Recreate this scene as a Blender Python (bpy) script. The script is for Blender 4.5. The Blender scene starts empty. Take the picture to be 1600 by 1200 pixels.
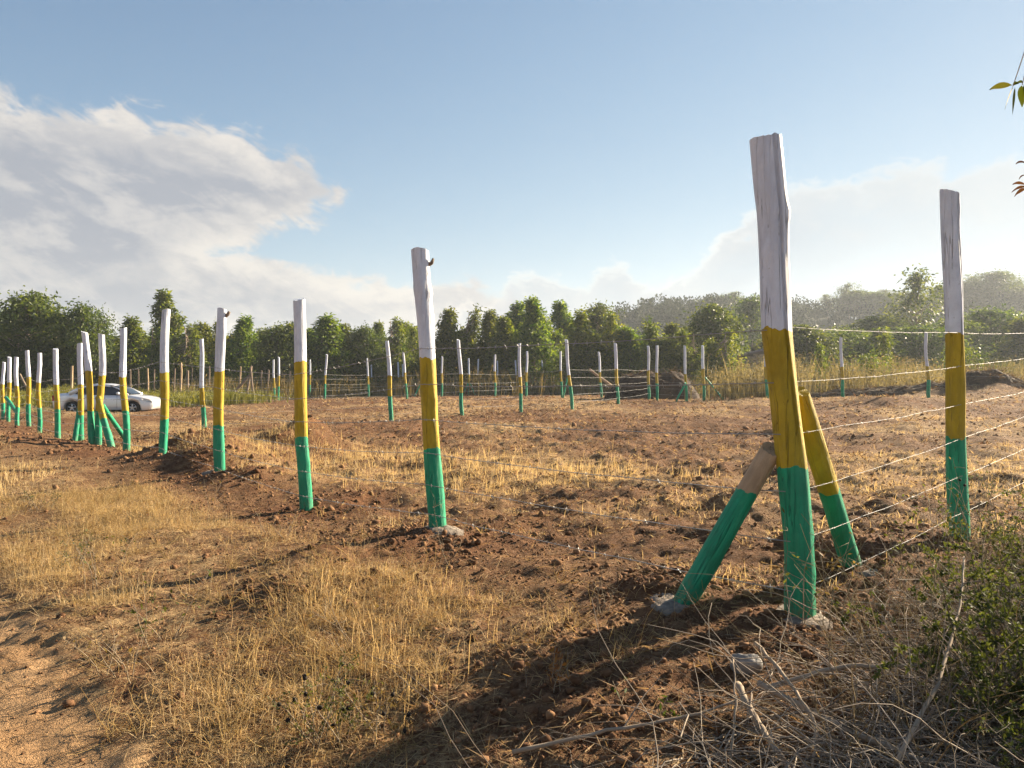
import bpy, math, random
import numpy as np
from mathutils import Vector, Matrix, Quaternion

SC = bpy.context.scene
COL = SC.collection
R = math.radians
rng = np.random.default_rng(7)
random.seed(7)

# ------------------------------------------------------------------ camera, sky, sun, exposure
EYE = 1.5
F = 1200.0            # focal length in photograph pixels (1600 wide)
HORY, CX = 585.0, 800.0
cam = bpy.data.cameras.new('camera')
cam.sensor_width = 36.0
cam.lens = 27.0
cam.shift_y = -15.0/1600.0
cam.clip_start, cam.clip_end = 0.05, 6000
cam_ob = bpy.data.objects.new('camera', cam)
COL.objects.link(cam_ob)
cam_ob.location = (0, 0, EYE)
cam_ob.rotation_euler = (R(90), 0, 0)
SC.camera = cam_ob

SUN_AZ, SUN_EL = 55.0, 20.0        # clockwise from the view direction (+Y), above the horizon
sun = bpy.data.lights.new('sun', 'SUN')
sun.energy = 5.0
sun.angle = R(1.0)
sun.color = (1.0, 0.83, 0.60)
sun_ob = bpy.data.objects.new('sun', sun)
COL.objects.link(sun_ob)
sd = Vector((math.sin(R(SUN_AZ))*math.cos(R(SUN_EL)), math.cos(R(SUN_AZ))*math.cos(R(SUN_EL)), math.sin(R(SUN_EL))))
sun_ob.rotation_euler = (-sd).to_track_quat('-Z', 'Y').to_euler()
sun_ob.location = (20, 20, 30)

SC.view_settings.view_transform = 'Standard'
SC.view_settings.look = 'None'
SC.view_settings.exposure = 2.0
SC.view_settings.gamma = 1.0
SC.view_settings.use_curve_mapping = False
SC.cycles.max_bounces = 6
SC.cycles.transparent_max_bounces = 8
SC.cycles.volume_bounces = 0
SC.cycles.use_adaptive_sampling = True
SC.cycles.adaptive_threshold = 0.02
SC.cycles.use_denoising = True


class E:
    """Node socket with arithmetic."""
    nt = None
    def __init__(s, o): s.o = o
    @staticmethod
    def m(op, *a, clamp=False):
        n = E.nt.nodes.new('ShaderNodeMath'); n.operation = op; n.use_clamp = clamp
        for i, v in enumerate(a):
            if isinstance(v, E): E.nt.links.new(v.o, n.inputs[i])
            else: n.inputs[i].default_value = v
        return E(n.outputs[0])
    def __add__(s, b): return E.m('ADD', s, b)
    __radd__ = __add__
    def __sub__(s, b): return E.m('SUBTRACT', s, b)
    def __rsub__(s, b): return E.m('SUBTRACT', b, s)
    def __mul__(s, b): return E.m('MULTIPLY', s, b)
    __rmul__ = __mul__
    def __truediv__(s, b): return E.m('DIVIDE', s, b)
    def min(s, b): return E.m('MINIMUM', s, b)
    def max(s, b): return E.m('MAXIMUM', s, b)
    def pow(s, b): return E.m('POWER', s, b)
    def step(s, a, b, lo=0.0, hi=1.0):
        n = E.nt.nodes.new('ShaderNodeMapRange'); n.interpolation_type = 'SMOOTHSTEP'
        E.nt.links.new(s.o, n.inputs['Value'])
        for k, v in (('From Min', a), ('From Max', b), ('To Min', lo), ('To Max', hi)): n.inputs[k].default_value = v
        return E(n.outputs[0])
    def curve(s, pts, lo, hi):
        """piecewise curve through (x, y), x in [lo, hi]"""
        n = E.nt.nodes.new('ShaderNodeFloatCurve')
        ys = [p[1] for p in pts]; y0, y1 = min(ys), max(ys)
        c = n.mapping.curves[0]
        q = [((x-lo)/(hi-lo), (y-y0)/(y1-y0)) for x, y in pts]
        c.points[0].location = q[0]; c.points[1].location = q[-1]
        for x, y in q[1:-1]: c.points.new(x, y)
        for p in c.points: p.handle_type = 'AUTO_CLAMPED'
        n.mapping.update()
        f = E.m('DIVIDE', s-lo, hi-lo, clamp=True)
        E.nt.links.new(f.o, n.inputs['Value'])
        return E(n.outputs[0])*(y1-y0)+y0

def mixc(f, a, b):
    n = E.nt.nodes.new('ShaderNodeMix'); n.data_type = 'RGBA'
    ins = [n.inputs[0], n.inputs[6], n.inputs[7]]
    for i, v in zip(ins, (f, a, b)):
        if isinstance(v, E): E.nt.links.new(v.o, i)
        elif isinstance(v, (int, float)): i.default_value = v
        else: i.default_value = (*v, 1) if len(v) == 3 else v
    return E(n.outputs[2])

def noise(vec=None, scale=5.0, detail=4.0, rough=0.55, dist=0.0, sx=None):
    if sx is not None:
        mp = E.nt.nodes.new('ShaderNodeMapping'); mp.inputs['Scale'].default_value = sx
        E.nt.links.new(vec.o, mp.inputs[0]); vec = E(mp.outputs[0])
    n = E.nt.nodes.new('ShaderNodeTexNoise')
    if vec is not None: E.nt.links.new(vec.o, n.inputs['Vector'])
    n.inputs['Scale'].default_value = scale; n.inputs['Detail'].default_value = detail
    n.inputs['Roughness'].default_value = rough; n.inputs['Distortion'].default_value = dist
    return E(n.outputs[0])

# ---- world: Nishita daylight with cloud banks laid out by azimuth and elevation
w = bpy.data.worlds.new('World'); SC.world = w; w.use_nodes = True
nt = w.node_tree; nt.nodes.clear(); E.nt = nt
sky = nt.nodes.new('ShaderNodeTexSky'); sky.sky_type = 'NISHITA'; sky.sun_disc = False
sky.sun_elevation = R(SUN_EL); sky.sun_rotation = R(SUN_AZ)
sky.altitude = 1500; sky.air_density = 1.0; sky.dust_density = 0.2; sky.ozone_density = 3.0
tc = nt.nodes.new('ShaderNodeTexCoord'); gen = E(tc.outputs['Generated'])
sp = nt.nodes.new('ShaderNodeSeparateXYZ'); nt.links.new(gen.o, sp.inputs[0])
dx, dy, dz = (E(sp.outputs[i]) for i in range(3))
az = E.m('ARCTAN2', dx, dy); el = E.m('ARCSINE', dz)
def azel(px, py):
    a = math.atan2(px-CX, F)
    return a, math.atan2((HORY-py)*math.cos(a), F)
def edge(pts): return az.curve([(-3.15, azel(*pts[0])[1])]+[azel(*p) for p in pts]+[(3.15, azel(*pts[-1])[1])], -3.15, 3.15)
n_big = noise(gen, 5.0, 7, 0.6, 0.3, (1, 1, 2.4))-0.5
n_fin = noise(gen, 16.0, 8, 0.68, 0.6, (1, 1, 2.6))-0.5
cv = nt.nodes.new('ShaderNodeCombineXYZ')
nt.links.new((az*0.94-el*0.34).o, cv.inputs[0]); nt.links.new((az*0.34+el*0.94).o, cv.inputs[1])
slant = E(cv.outputs[0])
n_str = noise(slant, 1.0, 9, 0.58, 0.5, (6, 13, 1))
n_wsp = noise(slant, 1.0, 8, 0.66, 0.9, (16, 38, 1))-0.5
puff = 0.16-E.m('ABSOLUTE', noise(gen, 15.0, 3, 0.55, 0.0, (1, 1, 1.5))-0.5)*1.9
up_a = edge([(-900, 60), (-300, 120), (0, 152), (130, 172), (250, 186), (380, 214), (450, 240), (515, 270), (545, 300), (600, 420), (700, 700)])
lo_a = edge([(-600, 560), (0, 520), (200, 470), (290, 420), (335, 394), (400, 372), (470, 348), (530, 318), (548, 298), (600, 250), (800, 250)])
up_b = edge([(-600, 380), (330, 394), (400, 408), (480, 424), (560, 440), (640, 441), (740, 447), (790, 462), (830, 500), (900, 560), (1000, 600)])
up_c = edge([(640, 520), (720, 484), (775, 464), (840, 436), (880, 446), (915, 446), (958, 420), (1000, 438), (1040, 440), (1110, 392), (1170, 346), (1250, 300), (1340, 292), (1385, 268), (1440, 270), (1520, 262), (1700, 258), (2200, 300)])
da = (up_a-el).min(el-lo_a)
dA = da+n_wsp*0.085+n_big*0.05+puff*0.05+(n_str-0.5)*0.03+0.006
mA = dA.step(-0.008, 0.020)
dB = up_b-el+n_fin*0.03+puff*0.06+0.004
mB = dB.step(-0.004, 0.014)
dL = dA.max(dB)
mL = mA.max(mB)
dC = up_c-el+n_fin*0.035+puff*0.07+0.004
mC = dC.step(-0.006, 0.020)
K = 10.0   # cloud colours are radiances; the Background strength is 0.1
fade_lo = el.step(-0.02, 0.16)
edge_l = dL.step(0.0, 0.075, 1.0, 0.0)
lump = (n_str*0.8+n_big*0.45+n_wsp*0.40+n_fin*0.40+0.1).step(0.40, 0.64)
grey = mixc(fade_lo, (1.66, 1.72, 1.84), (1.36, 1.44, 1.62))
white = (2.85, 2.68, 2.46)
cl_L = mixc((edge_l*0.60+lump*0.62-0.08).max(0.0).min(1.0), grey, white)
edge_c = dC.step(0.0, 0.022, 1.0, 0.0)*(n_fin*2.2+puff*2.0+0.55).max(0.0).min(1.0)
warm = az.step(0.15, 0.65)
cl_C = mixc((edge_c*0.8+dC.step(0.0, 0.07, 1.0, 0.0)*0.25).min(1.0), mixc(warm, (1.62, 1.80, 2.05), (2.25, 2.36, 2.42)), mixc(warm, (4.0, 3.7, 3.2), (2.9, 2.86, 2.7)))
sep = nt.nodes.new('ShaderNodeSeparateColor'); nt.links.new(sky.outputs[0], sep.inputs[0])
com = nt.nodes.new('ShaderNodeCombineColor')
for i in range(3):                                  # sky brightness compressed and tinted per channel: evens out the glare round the sun
    v_ = E(sep.outputs[i]).pow(1.12)*0.94; nt.links.new((v_/(v_*0.20+1.0)*(1.06, 0.97, 0.91)[i]).o, com.inputs[i])
base_sky = E(com.outputs[0])
sky1 = mixc(mL*0.93, base_sky, cl_L)
opC = edge_c.max(dC.step(0.0, 0.16, 0.75, 0.35)+n_big*0.6).max(0.15).min(1.0)
sky2 = mixc(mC*opC, sky1, cl_C)
bg = nt.nodes.new('ShaderNodeBackground'); bg.inputs[1].default_value = 0.074
nt.links.new(sky2.o, bg.inputs[0])
wo = nt.nodes.new('ShaderNodeOutputWorld'); nt.links.new(bg.outputs[0], wo.inputs[0])

# ------------------------------------------------------------------ helpers
def at(px, py, d):
    """world point seen at photograph pixel (px, py), d metres ahead"""
    return np.array([(px-CX)/F*d, d, EYE-(py-HORY)/F*d])

def hash2(ix, iy, s):
    h = (ix.astype(np.int64)*374761393+iy.astype(np.int64)*668265263+s*982451653) & 0x7fffffff
    h = ((h ^ (h >> 13))*1274126177) & 0x7fffffff
    h = (h ^ (h >> 16)) & 0x7fffffff
    return h/0x7fffffff
def vnoise(x, y, s=0):
    ix, iy = np.floor(x), np.floor(y); fx, fy = x-ix, y-iy
    fx = fx*fx*(3-2*fx); fy = fy*fy*(3-2*fy)
    a, b = hash2(ix, iy, s), hash2(ix+1, iy, s)
    c, d = hash2(ix, iy+1, s), hash2(ix+1, iy+1, s)
    return (a*(1-fx)+b*fx)*(1-fy)+(c*(1-fx)+d*fx)*fy-0.5
def fbm(x, y, s=0, o=4, g=0.5):
    t, a = 0, 1.0
    for k in range(o):
        t = t+a*vnoise(x*2**k+17.3*k, y*2**k-9.1*k, s+k); a *= g
    return t
def sstep(x, a, b):
    t = np.clip((x-a)/(b-a), 0, 1); return t*t*(3-2*t)

def mesh(name, V, F4=None, F3=None, mat=None, parent=None, col=None, smooth=False, attrs=None):
    me = bpy.data.meshes.new(name)
    V = np.ascontiguousarray(V, dtype=np.float32)
    n4 = 0 if F4 is None else len(F4); n3 = 0 if F3 is None else len(F3)
    me.vertices.add(len(V)); me.vertices.foreach_set('co', V.ravel())
    me.loops.add(n4*4+n3*3); me.polygons.add(n4+n3)
    li, st = [], []
    if n4: li.append(np.asarray(F4).ravel()); st.append(np.arange(n4)*4)
    if n3: li.append(np.asarray(F3).ravel()); st.append(n4*4+np.arange(n3)*3)
    me.loops.foreach_set('vertex_index', np.concatenate(li).astype(np.int32))
    me.polygons.foreach_set('loop_start', np.concatenate(st).astype(np.int32))
    if smooth: me.polygons.foreach_set('use_smooth', np.ones(n4+n3, dtype=bool))
    me.update(calc_edges=True)
    if col is not None:
        c = np.ones((len(V), 4), dtype=np.float32); c[:, :3] = col
        me.attributes.new('tint', 'FLOAT_COLOR', 'POINT').data.foreach_set('color', c.ravel())
    for k, v in (attrs or {}).items():
        me.attributes.new(k, 'FLOAT', 'POINT').data.foreach_set('value', np.ascontiguousarray(v, dtype=np.float32))
    ob = bpy.data.objects.new(name, me); COL.objects.link(ob)
    if mat: me.materials.append(mat)
    if parent: ob.parent = parent
    return ob

class Bag:
    """collects pieces for one mesh"""
    def __init__(s): s.V, s.F4, s.F3, s.C, s.n = [], [], [], [], 0
    def add(s, V, F4=None, F3=None, col=None):
        V = np.asarray(V, dtype=float)
        s.V.append(V)
        if F4 is not None and len(F4): s.F4.append(np.asarray(F4)+s.n)
        if F3 is not None and len(F3): s.F3.append(np.asarray(F3)+s.n)
        if col is not None: s.C.append(np.broadcast_to(np.asarray(col, dtype=float), (len(V), 3)))
        s.n += len(V)
        return s
    def build(s, name, mat, parent=None, smooth=False):
        return mesh(name, np.concatenate(s.V), np.concatenate(s.F4) if s.F4 else None, np.concatenate(s.F3) if s.F3 else None,
                    mat, parent, np.concatenate(s.C) if s.C else None, smooth)

def empty(name, loc=(0, 0, 0), rz=0.0):
    o = bpy.data.objects.new(name, None); COL.objects.link(o)
    o.location = loc; o.rotation_euler = (0, 0, rz); o.empty_display_size = 0.2
    return o
def tag(o, label=None, cat=None, group=None, kind=None):
    if label: o['label'] = label
    if cat: o['category'] = cat
    if group: o['group'] = group
    if kind: o['kind'] = kind
    return o

def unit(v):
    v = np.asarray(v, dtype=float)
    return v/np.maximum(np.linalg.norm(v, axis=-1, keepdims=True), 1e-9)

def tube(P, r, sides=6, cap=True):
    P = np.asarray(P, dtype=float); n = len(P)
    r = np.broadcast_to(np.asarray(r, dtype=float), (n,))
    T = unit(np.gradient(P, axis=0))
    up = np.array([0.13, 0.21, 0.97]) if abs(T[0][2]) < 0.9 else np.array([0.97, 0.1, 0.2])
    A = unit(np.cross(T, up)); B = np.cross(T, A)
    th = np.arange(sides)*2*math.pi/sides
    V = P[:, None, :]+r[:, None, None]*(np.cos(th)[None, :, None]*A[:, None, :]+np.sin(th)[None, :, None]*B[:, None, :])
    V = V.reshape(-1, 3)
    i = np.arange(n-1)[:, None]*sides; j = np.arange(sides)[None, :]; j2 = (j+1) % sides
    Q = np.stack([i+j, i+j2, i+sides+j2, i+sides+j], -1).reshape(-1, 4)
    T3 = None
    if cap:
        V = np.concatenate([V, P[:1], P[-1:]])
        a, b = n*sides, n*sides+1; js = np.arange(sides); jn = (js+1) % sides
        T3 = np.concatenate([np.stack([np.full(sides, a), jn, js], -1), np.stack([np.full(sides, b), (n-1)*sides+js, (n-1)*sides+jn], -1)])
    return V, Q, T3

def tubes_many(P, r, sides=3):
    """P (m, n, 3) paths, r (m, n) radii -> one mesh without caps"""
    m, n, _ = P.shape
    T = unit(np.gradient(P, axis=1))
    up = np.array([0.31, 0.22, 0.92])
    A = unit(np.cross(T, up)); B = np.cross(T, A)
    th = np.arange(sides)*2*math.pi/sides
    V = P[:, :, None, :]+r[:, :, None, None]*(np.cos(th)[None, None, :, None]*A[:, :, None, :]+np.sin(th)[None, None, :, None]*B[:, :, None, :])
    k = np.arange(m)[:, None, None]*n*sides; i = np.arange(n-1)[None, :, None]*sides; j = np.arange(sides)[None, None, :]; j2 = (j+1) % sides
    Q = np.stack([k+i+j, k+i+j2, k+i+sides+j2, k+i+sides+j], -1).reshape(-1, 4)
    return V.reshape(-1, 3), Q

def diamonds(C, D, N, L, W):
    """pointed leaves: base C, direction D, face normal N"""
    C = np.asarray(C); n = len(C); D = unit(D); S = unit(np.cross(D, N))
    L = np.broadcast_to(L, (n,))[:, None]; W = np.broadcast_to(W, (n,))[:, None]
    mid = C+D*L*0.42
    V = np.stack([C, mid+S*W/2, C+D*L, mid-S*W/2], 1).reshape(-1, 3)
    return V, np.arange(4*n).reshape(n, 4)

def blades(C, lean, H, L, W):
    """bent grass blades; lean = horizontal vectors (n, 2), H height, W width"""
    n = len(C)
    D = np.stack([lean[:, 0], lean[:, 1], np.zeros(n)], 1)
    S = np.stack([-lean[:, 1], lean[:, 0], np.zeros(n)], 1)
    a = rng.uniform(0, 2*math.pi, n); S = np.stack([np.cos(a), np.sin(a), np.zeros(n)], 1)
    z = np.array([0, 0, 1.0])
    W = np.broadcast_to(W, (n,))
    m1 = C+D*0.35*L[:, None]+z*(H*0.62)[:, None]
    tip = C+D*L[:, None]+z*H[:, None]
    hw = (W/2)[:, None]
    V = np.stack([C-S*hw, C+S*hw, m1+S*hw*0.8, m1-S*hw*0.8, tip], 1).reshape(-1, 3)
    b = np.arange(n)*5
    return V, np.stack([b, b+1, b+2, b+3], 1), np.stack([b+3, b+2, b+4], 1)

# ------------------------------------------------------------------ materials
MATS = {}
def material(name):
    m = bpy.data.materials.new(name); m.use_nodes = True
    t = m.node_tree; t.nodes.clear(); E.nt = t
    out = t.nodes.new('ShaderNodeOutputMaterial')
    MATS[name] = m
    return m, t, out
def principled(t, out, color, rough=0.8, metal=0.0, bump=None, bstr=0.3, bdist=0.02, spec=0.3, trans=None):
    p = t.nodes.new('ShaderNodeBsdfPrincipled')
    if isinstance(color, E): t.links.new(color.o, p.inputs['Base Color'])
    else: p.inputs['Base Color'].default_value = (*color, 1)
    if isinstance(rough, E): t.links.new(rough.o, p.inputs['Roughness'])
    else: p.inputs['Roughness'].default_value = rough
    p.inputs['Metallic'].default_value = metal
    p.inputs['Specular IOR Level'].default_value = spec
    if bump is not None:
        b = t.nodes.new('ShaderNodeBump'); b.inputs['Strength'].default_value = bstr; b.inputs['Distance'].default_value = bdist
        t.links.new(bump.o, b.inputs['Height']); t.links.new(b.outputs[0], p.inputs['Normal'])
    sh = p.outputs[0]
    if trans:
        tr = t.nodes.new('ShaderNodeBsdfTranslucent')
        c = color if isinstance(color, E) else None
        if c is not None:
            g = t.nodes.new('ShaderNodeMix'); g.data_type = 'RGBA'; g.blend_type = 'MULTIPLY'; g.inputs[0].default_value = 1
            t.links.new(c.o, g.inputs[6]); g.inputs[7].default_value = (*trans[1], 1)
            t.links.new(g.outputs[2], tr.inputs[0])
        mx = t.nodes.new('ShaderNodeMixShader'); mx.inputs[0].default_value = trans[0]
        t.links.new(sh, mx.inputs[1]); t.links.new(tr.outputs[0], mx.inputs[2]); sh = mx.outputs[0]
    t.links.new(sh, out.inputs[0])
    return p
def attr(name, fac=True):
    a = E.nt.nodes.new('ShaderNodeAttribute'); a.attribute_name = name
    return E(a.outputs['Fac' if fac else 'Color'])
def objc():
    return E(E.nt.nodes.new('ShaderNodeTexCoord').outputs['Object'])
def geo():
    return E(E.nt.nodes.new('ShaderNodeNewGeometry').outputs['Position'])

def mat_tint(name, rough=0.85, trans=None, spec=0.2, rnd=None):
    m, t, o = material(name)
    c = attr('tint', False)
    if rnd:
        oi = t.nodes.new('ShaderNodeObjectInfo')
        hs = t.nodes.new('ShaderNodeHueSaturation')
        r = E(oi.outputs['Random'])
        t.links.new((r*rnd[0]+0.5-rnd[0]/2).o, hs.inputs['Hue'])
        t.links.new((r*rnd[1]+1-rnd[1]/2).o, hs.inputs['Value'])
        t.links.new(c.o, hs.inputs['Color']); c = E(hs.outputs[0])
    principled(t, o, c, rough, spec=spec, trans=trans)
    return m
def mat_plain(name, color, rough=0.8, metal=0.0, spec=0.3, var=0.0, scale=20, bump=0.0):
    m, t, o = material(name)
    if var or bump:
        n = noise(objc(), scale, 5, 0.6)
        a = tuple(c*(1-var) for c in color); b = tuple(min(1, c*(1+var)) for c in color)
        principled(t, o, mixc(n.step(0.3, 0.7), a, b), rough, metal, n if bump else None, bump, 0.02, spec)
    else: principled(t, o, color, rough, metal, spec=spec)
    return m

def mat_paint(name, color, worn, rough=0.6, blotch=0.66):
    m, t, o = material(name)
    v = objc()
    g = noise(v, 60, 5, 0.6, 0.4, (1, 1, 0.045))
    blot = noise(v, 9, 6, 0.66, 0.4, (1, 1, 0.4))
    spk = noise(v, 90, 2, 0.5, 0, (1, 1, 0.4))
    c = mixc(blot.step(0.30, 0.72), tuple(x*blotch for x in color), tuple(min(0.86, x*1.10) for x in color))
    c = mixc(g.step(0.58, 0.78)*0.16, c, worn)
    c = mixc((spk.step(0.69, 0.74)*blot.step(0.45, 0.65))*0.75, c, tuple(x*0.55 for x in worn))
    ck = E.m('ABSOLUTE', noise(v, 22, 3, 0.5, 0.2, (1, 1, 0.03))-0.5)
    ck = ck.step(0.0, 0.016, 1.0, 0.0)*blot.step(0.42, 0.56)
    c = mixc(ck*0.55, c, tuple(x*0.25 for x in worn))
    zz = t.nodes.new('ShaderNodeSeparateXYZ'); t.links.new(v.o, zz.inputs[0])
    spl = (E(zz.outputs[2])+blot*0.45).step(0.20, 0.42, 1.0, 0.0)*spk.step(0.35, 0.6)     # soil splashed up the foot
    c = mixc(spl*0.55, c, (0.19, 0.105, 0.058))
    principled(t, o, c, rough, 0, g*0.7+blot*0.5-ck*0.8, 0.8, 0.016, 0.25)
    return m
M_WHITE = mat_paint('white_paint', (0.655, 0.695, 0.80), (0.46, 0.42, 0.38), 0.6, 0.82)
M_YEL = mat_paint('yellow_paint', (0.47, 0.335, 0.021), (0.30, 0.20, 0.035))
M_GRN = mat_paint('green_paint', (0.018, 0.33, 0.175), (0.04, 0.20, 0.12), 0.55)
M_WOOD = mat_paint('bare_wood', (0.50, 0.36, 0.225), (0.24, 0.16, 0.10), 0.85)
M_OLDWOOD = mat_paint('weathered_wood', (0.25, 0.19, 0.14), (0.10, 0.07, 0.05), 0.9)
M_CONC = mat_plain('concrete', (0.215, 0.175, 0.14), 0.95, var=0.4, scale=25, bump=1.0)
M_ROCK = mat_plain('grey_stone', (0.25, 0.235, 0.215), 0.9, var=0.35, scale=14, bump=0.7)
M_WIRE = mat_plain('galvanised_wire', (0.30, 0.295, 0.29), 0.55, 0.4)
M_GRASS = mat_tint('dry_grass', 0.75, (0.42, (1.3, 1.15, 0.8)), 0.25)
M_LEAF = mat_tint('leaf', 0.55, (0.46, (1.7, 1.6, 0.5)), 0.3, rnd=(0.04, 0.45))
M_LEAFF = mat_tint('far_leaf', 0.8, (0.15, (1.4, 1.3, 0.5)), 0.1)
M_LEAFN = mat_tint('near_leaf', 0.7, (0.35, (1.4, 1.3, 0.5)), 0.2)
M_BARK = mat_plain('bark', (0.27, 0.21, 0.16), 0.9, var=0.4, scale=6, bump=0.4)
M_TWIG = mat_tint('dry_twig', 0.85, None, 0.2)
M_SOILC = mat_tint('soil_clod', 0.95, None, 0.1)

# ground material: soil, straw litter, sandy track mixed by where each lies
def mat_ground():
    m, t, o = material('earth')
    p = geo()
    tr, dug, straw, far = attr('track'), attr('dug'), attr('straw'), attr('far')
    n1 = noise(p, 1.3, 6, 0.6)
    n2 = noise(p, 9.0, 6, 0.65, 0.4)
    n3 = noise(p, 42.0, 4, 0.7, 0.6)
    n4 = noise(p, 160.0, 2, 0.6)
    soil = mixc(n1.step(0.35, 0.68), (0.105, 0.047, 0.022), (0.215, 0.108, 0.052))
    soil = mixc(n2.step(0.42, 0.62)*0.7, mixc(0.45, soil, (0.045, 0.020, 0.010)), soil)
    soil = mixc(n3.step(0.35, 0.75)*0.5, soil, (0.27, 0.15, 0.08))
    fib = noise(p, 26.0, 5, 0.72, 2.2)
    mid = noise(p, 3.4, 5, 0.7, 1.0)
    f = (fib*0.45+n2*0.2+mid*0.25+n4*0.10).step(0.45, 0.57)*straw
    c = mixc(f, soil, mixc(n4, (0.27, 0.175, 0.085), (0.56, 0.41, 0.215)))
    c = mixc(dug*0.85, c, mixc(n2.step(0.35, 0.7), (0.090, 0.040, 0.020), (0.185, 0.090, 0.045)))
    sand = mixc(n1.step(0.3, 0.7), (0.38, 0.225, 0.11), (0.50, 0.32, 0.17))
    sand = mixc(n3.step(0.45, 0.8)*0.4, sand, (0.25, 0.14, 0.07))
    c = mixc(tr, c, sand)
    gc = mixc(n1.step(0.35, 0.65), (0.13, 0.115, 0.045), (0.24, 0.18, 0.085))
    c = mixc(far, c, gc)
    h = n2*0.5+n3*0.35+n4*0.15
    principled(t, o, c, 0.95, 0, h, 1.0, 0.085, 0.1)
    return m
M_GROUND = mat_ground()

# ------------------------------------------------------------------ where the fence posts stand (base px, base py, top px, top py)
POST_L = 2.6
FRONT = [(1250, 962, 1195, 215), (685, 842, 657, 392), (479, 800, 467, 468), (344, 750, 347, 483), (254.5, 720, 258, 484),
         (198, 707, 190, 513), (154, 697, 158.5, 522), (144.5, 694, 134, 519), (126.5, 691, 126, 537), (90.5, 687, 86, 545),
         (62, 676, 62, 552), (45, 666, 44, 548), (27, 666, 26, 558), (13, 659, 14.5, 558), (4, 659, 6, 566)]
RIGHT = [(1500, 838, 1485, 300)]
BACK = [(319, 677, 314, 530), (611.5, 660, 605, 533), (722, 649, 717, 531), (814, 644, 811.5, 537), (894, 638, 884, 531),
        (966, 631, 961, 536), (1014, 624, 1012, 541), (1027, 627, 1026, 540), (1073, 626, 1069, 540), (1100, 626, 1097.5, 540),
        (1199, 622, 1195, 532), (1317, 622, 1314, 527), (1451, 622, 1446, 519)]
FARR = [(162, 635, 162, 562), (261, 636, 261.5, 560), (435, 626, 435.5, 558), (428, 626, 427, 562), (507, 624, 510.5, 554), (484, 620, 484.5, 562),
        (535, 617, 533.5, 571), (561, 612, 560.5, 571), (576, 620, 573.5, 560), (582, 619, 580, 570), (585.5, 613, 585, 567), (636, 623, 629.5, 550),
        (624, 617, 621.5, 566), (631, 617, 628.5, 569), (690, 619, 690.5, 557), (733, 617, 732.5, 560), (747, 615, 747, 561), (773.5, 619, 773, 554),
        (777.5, 617, 777, 564), (807.5, 616, 805.5, 563), (822, 620, 823.5, 549), (850, 615, 847, 563), (878, 621, 875.5, 549), (940, 621, 935.5, 550)]
def locate(p):
    d = F*POST_L/(p[1]-p[3])
    return at(p[0], p[1], d), d
ANCH = [locate(p)[0] for p in FRONT+RIGHT+BACK+FARR]
C0 = ANCH[0]                                        # the braced corner
FD = unit(np.array([-0.64, 0.77])); FN = np.array([-FD[1], -FD[0]*-1]); FN = np.array([-0.77, -0.64])   # along / outward of the front fence
GD = unit(np.array([0.755, 0.656])); GN = np.array([0.656, -0.755])                                       # along / outward of the right fence
EXTRA = [(-1.4, 3.0, -0.08), (-4, 6, -0.10), (0, 0, -0.05), (-3, 1, -0.06), (-9, 9, -0.15), (-20, 15, -0.25), (3, 1.5, 0.15), (5, 3, 0.25), (9, 9, 0.32),
         (-18.8, 36, -0.20), (-18.8, 33, -0.16), (14, 18, 0.35), (22, 28, 0.6), (40, 40, 0.8), (60, 60, 1.2), (30, 80, 0.6), (0, 75, 0.1), (-30, 60, -0.2), (-60, 60, -0.3), (-60, 20, -0.4),
         (0, 150, 0.2), (-150, 150, 0), (150, 150, 2.0), (40, 0, 0.5), (-40, -5, -0.3), (1.2, 2.2, 0.1), (2.4, 3.2, 0.25)]
A_XYZ = np.array(ANCH+[np.array(e) for e in EXTRA])
MOUNDS = [(-4.9, 12.8, 0.34, 0.9), (-5.8, 14.6, 0.45, 1.0), (-3.9, 11.4, 0.20, 0.7), (-4.6, 16.6, 0.55, 0.85), (-2.1, 10.2, 0.12, 0.6), (-0.75, 6.75, 0.10, 0.45), (-8.6, 15.2, 0.14, 0.9), (-13, 19.5, 0.25, 1.2),
          (-16, 22.5, 0.22, 1.3), (-10.8, 17.0, 0.16, 1.0), (-4.6, 17.2, 0.2, 0.6), (1.0, 4.75, 0.10, 0.4), (2.3, 5.2, 0.08, 0.5), (-1.6, 6.2, 0.10, 0.35), (0.35, 3.35, 0.10, 0.6), (-1.4, 5.3, 0.10, 0.45),
          (13.5, 29.0, 0.18, 1.2), (20, 33, 0.6, 2.4), (-9.7, 12.6, -0.22, 0.8), (-8.2, 11.6, 0.12, 0.7)]
def field_coords(x, y):
    rx, ry = x-C0[0], y-C0[1]
    return rx*FD[0]+ry*FD[1], rx*FN[0]+ry*FN[1], rx*GN[0]+ry*GN[1]     # along front fence, outside it, outside the right fence
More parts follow.
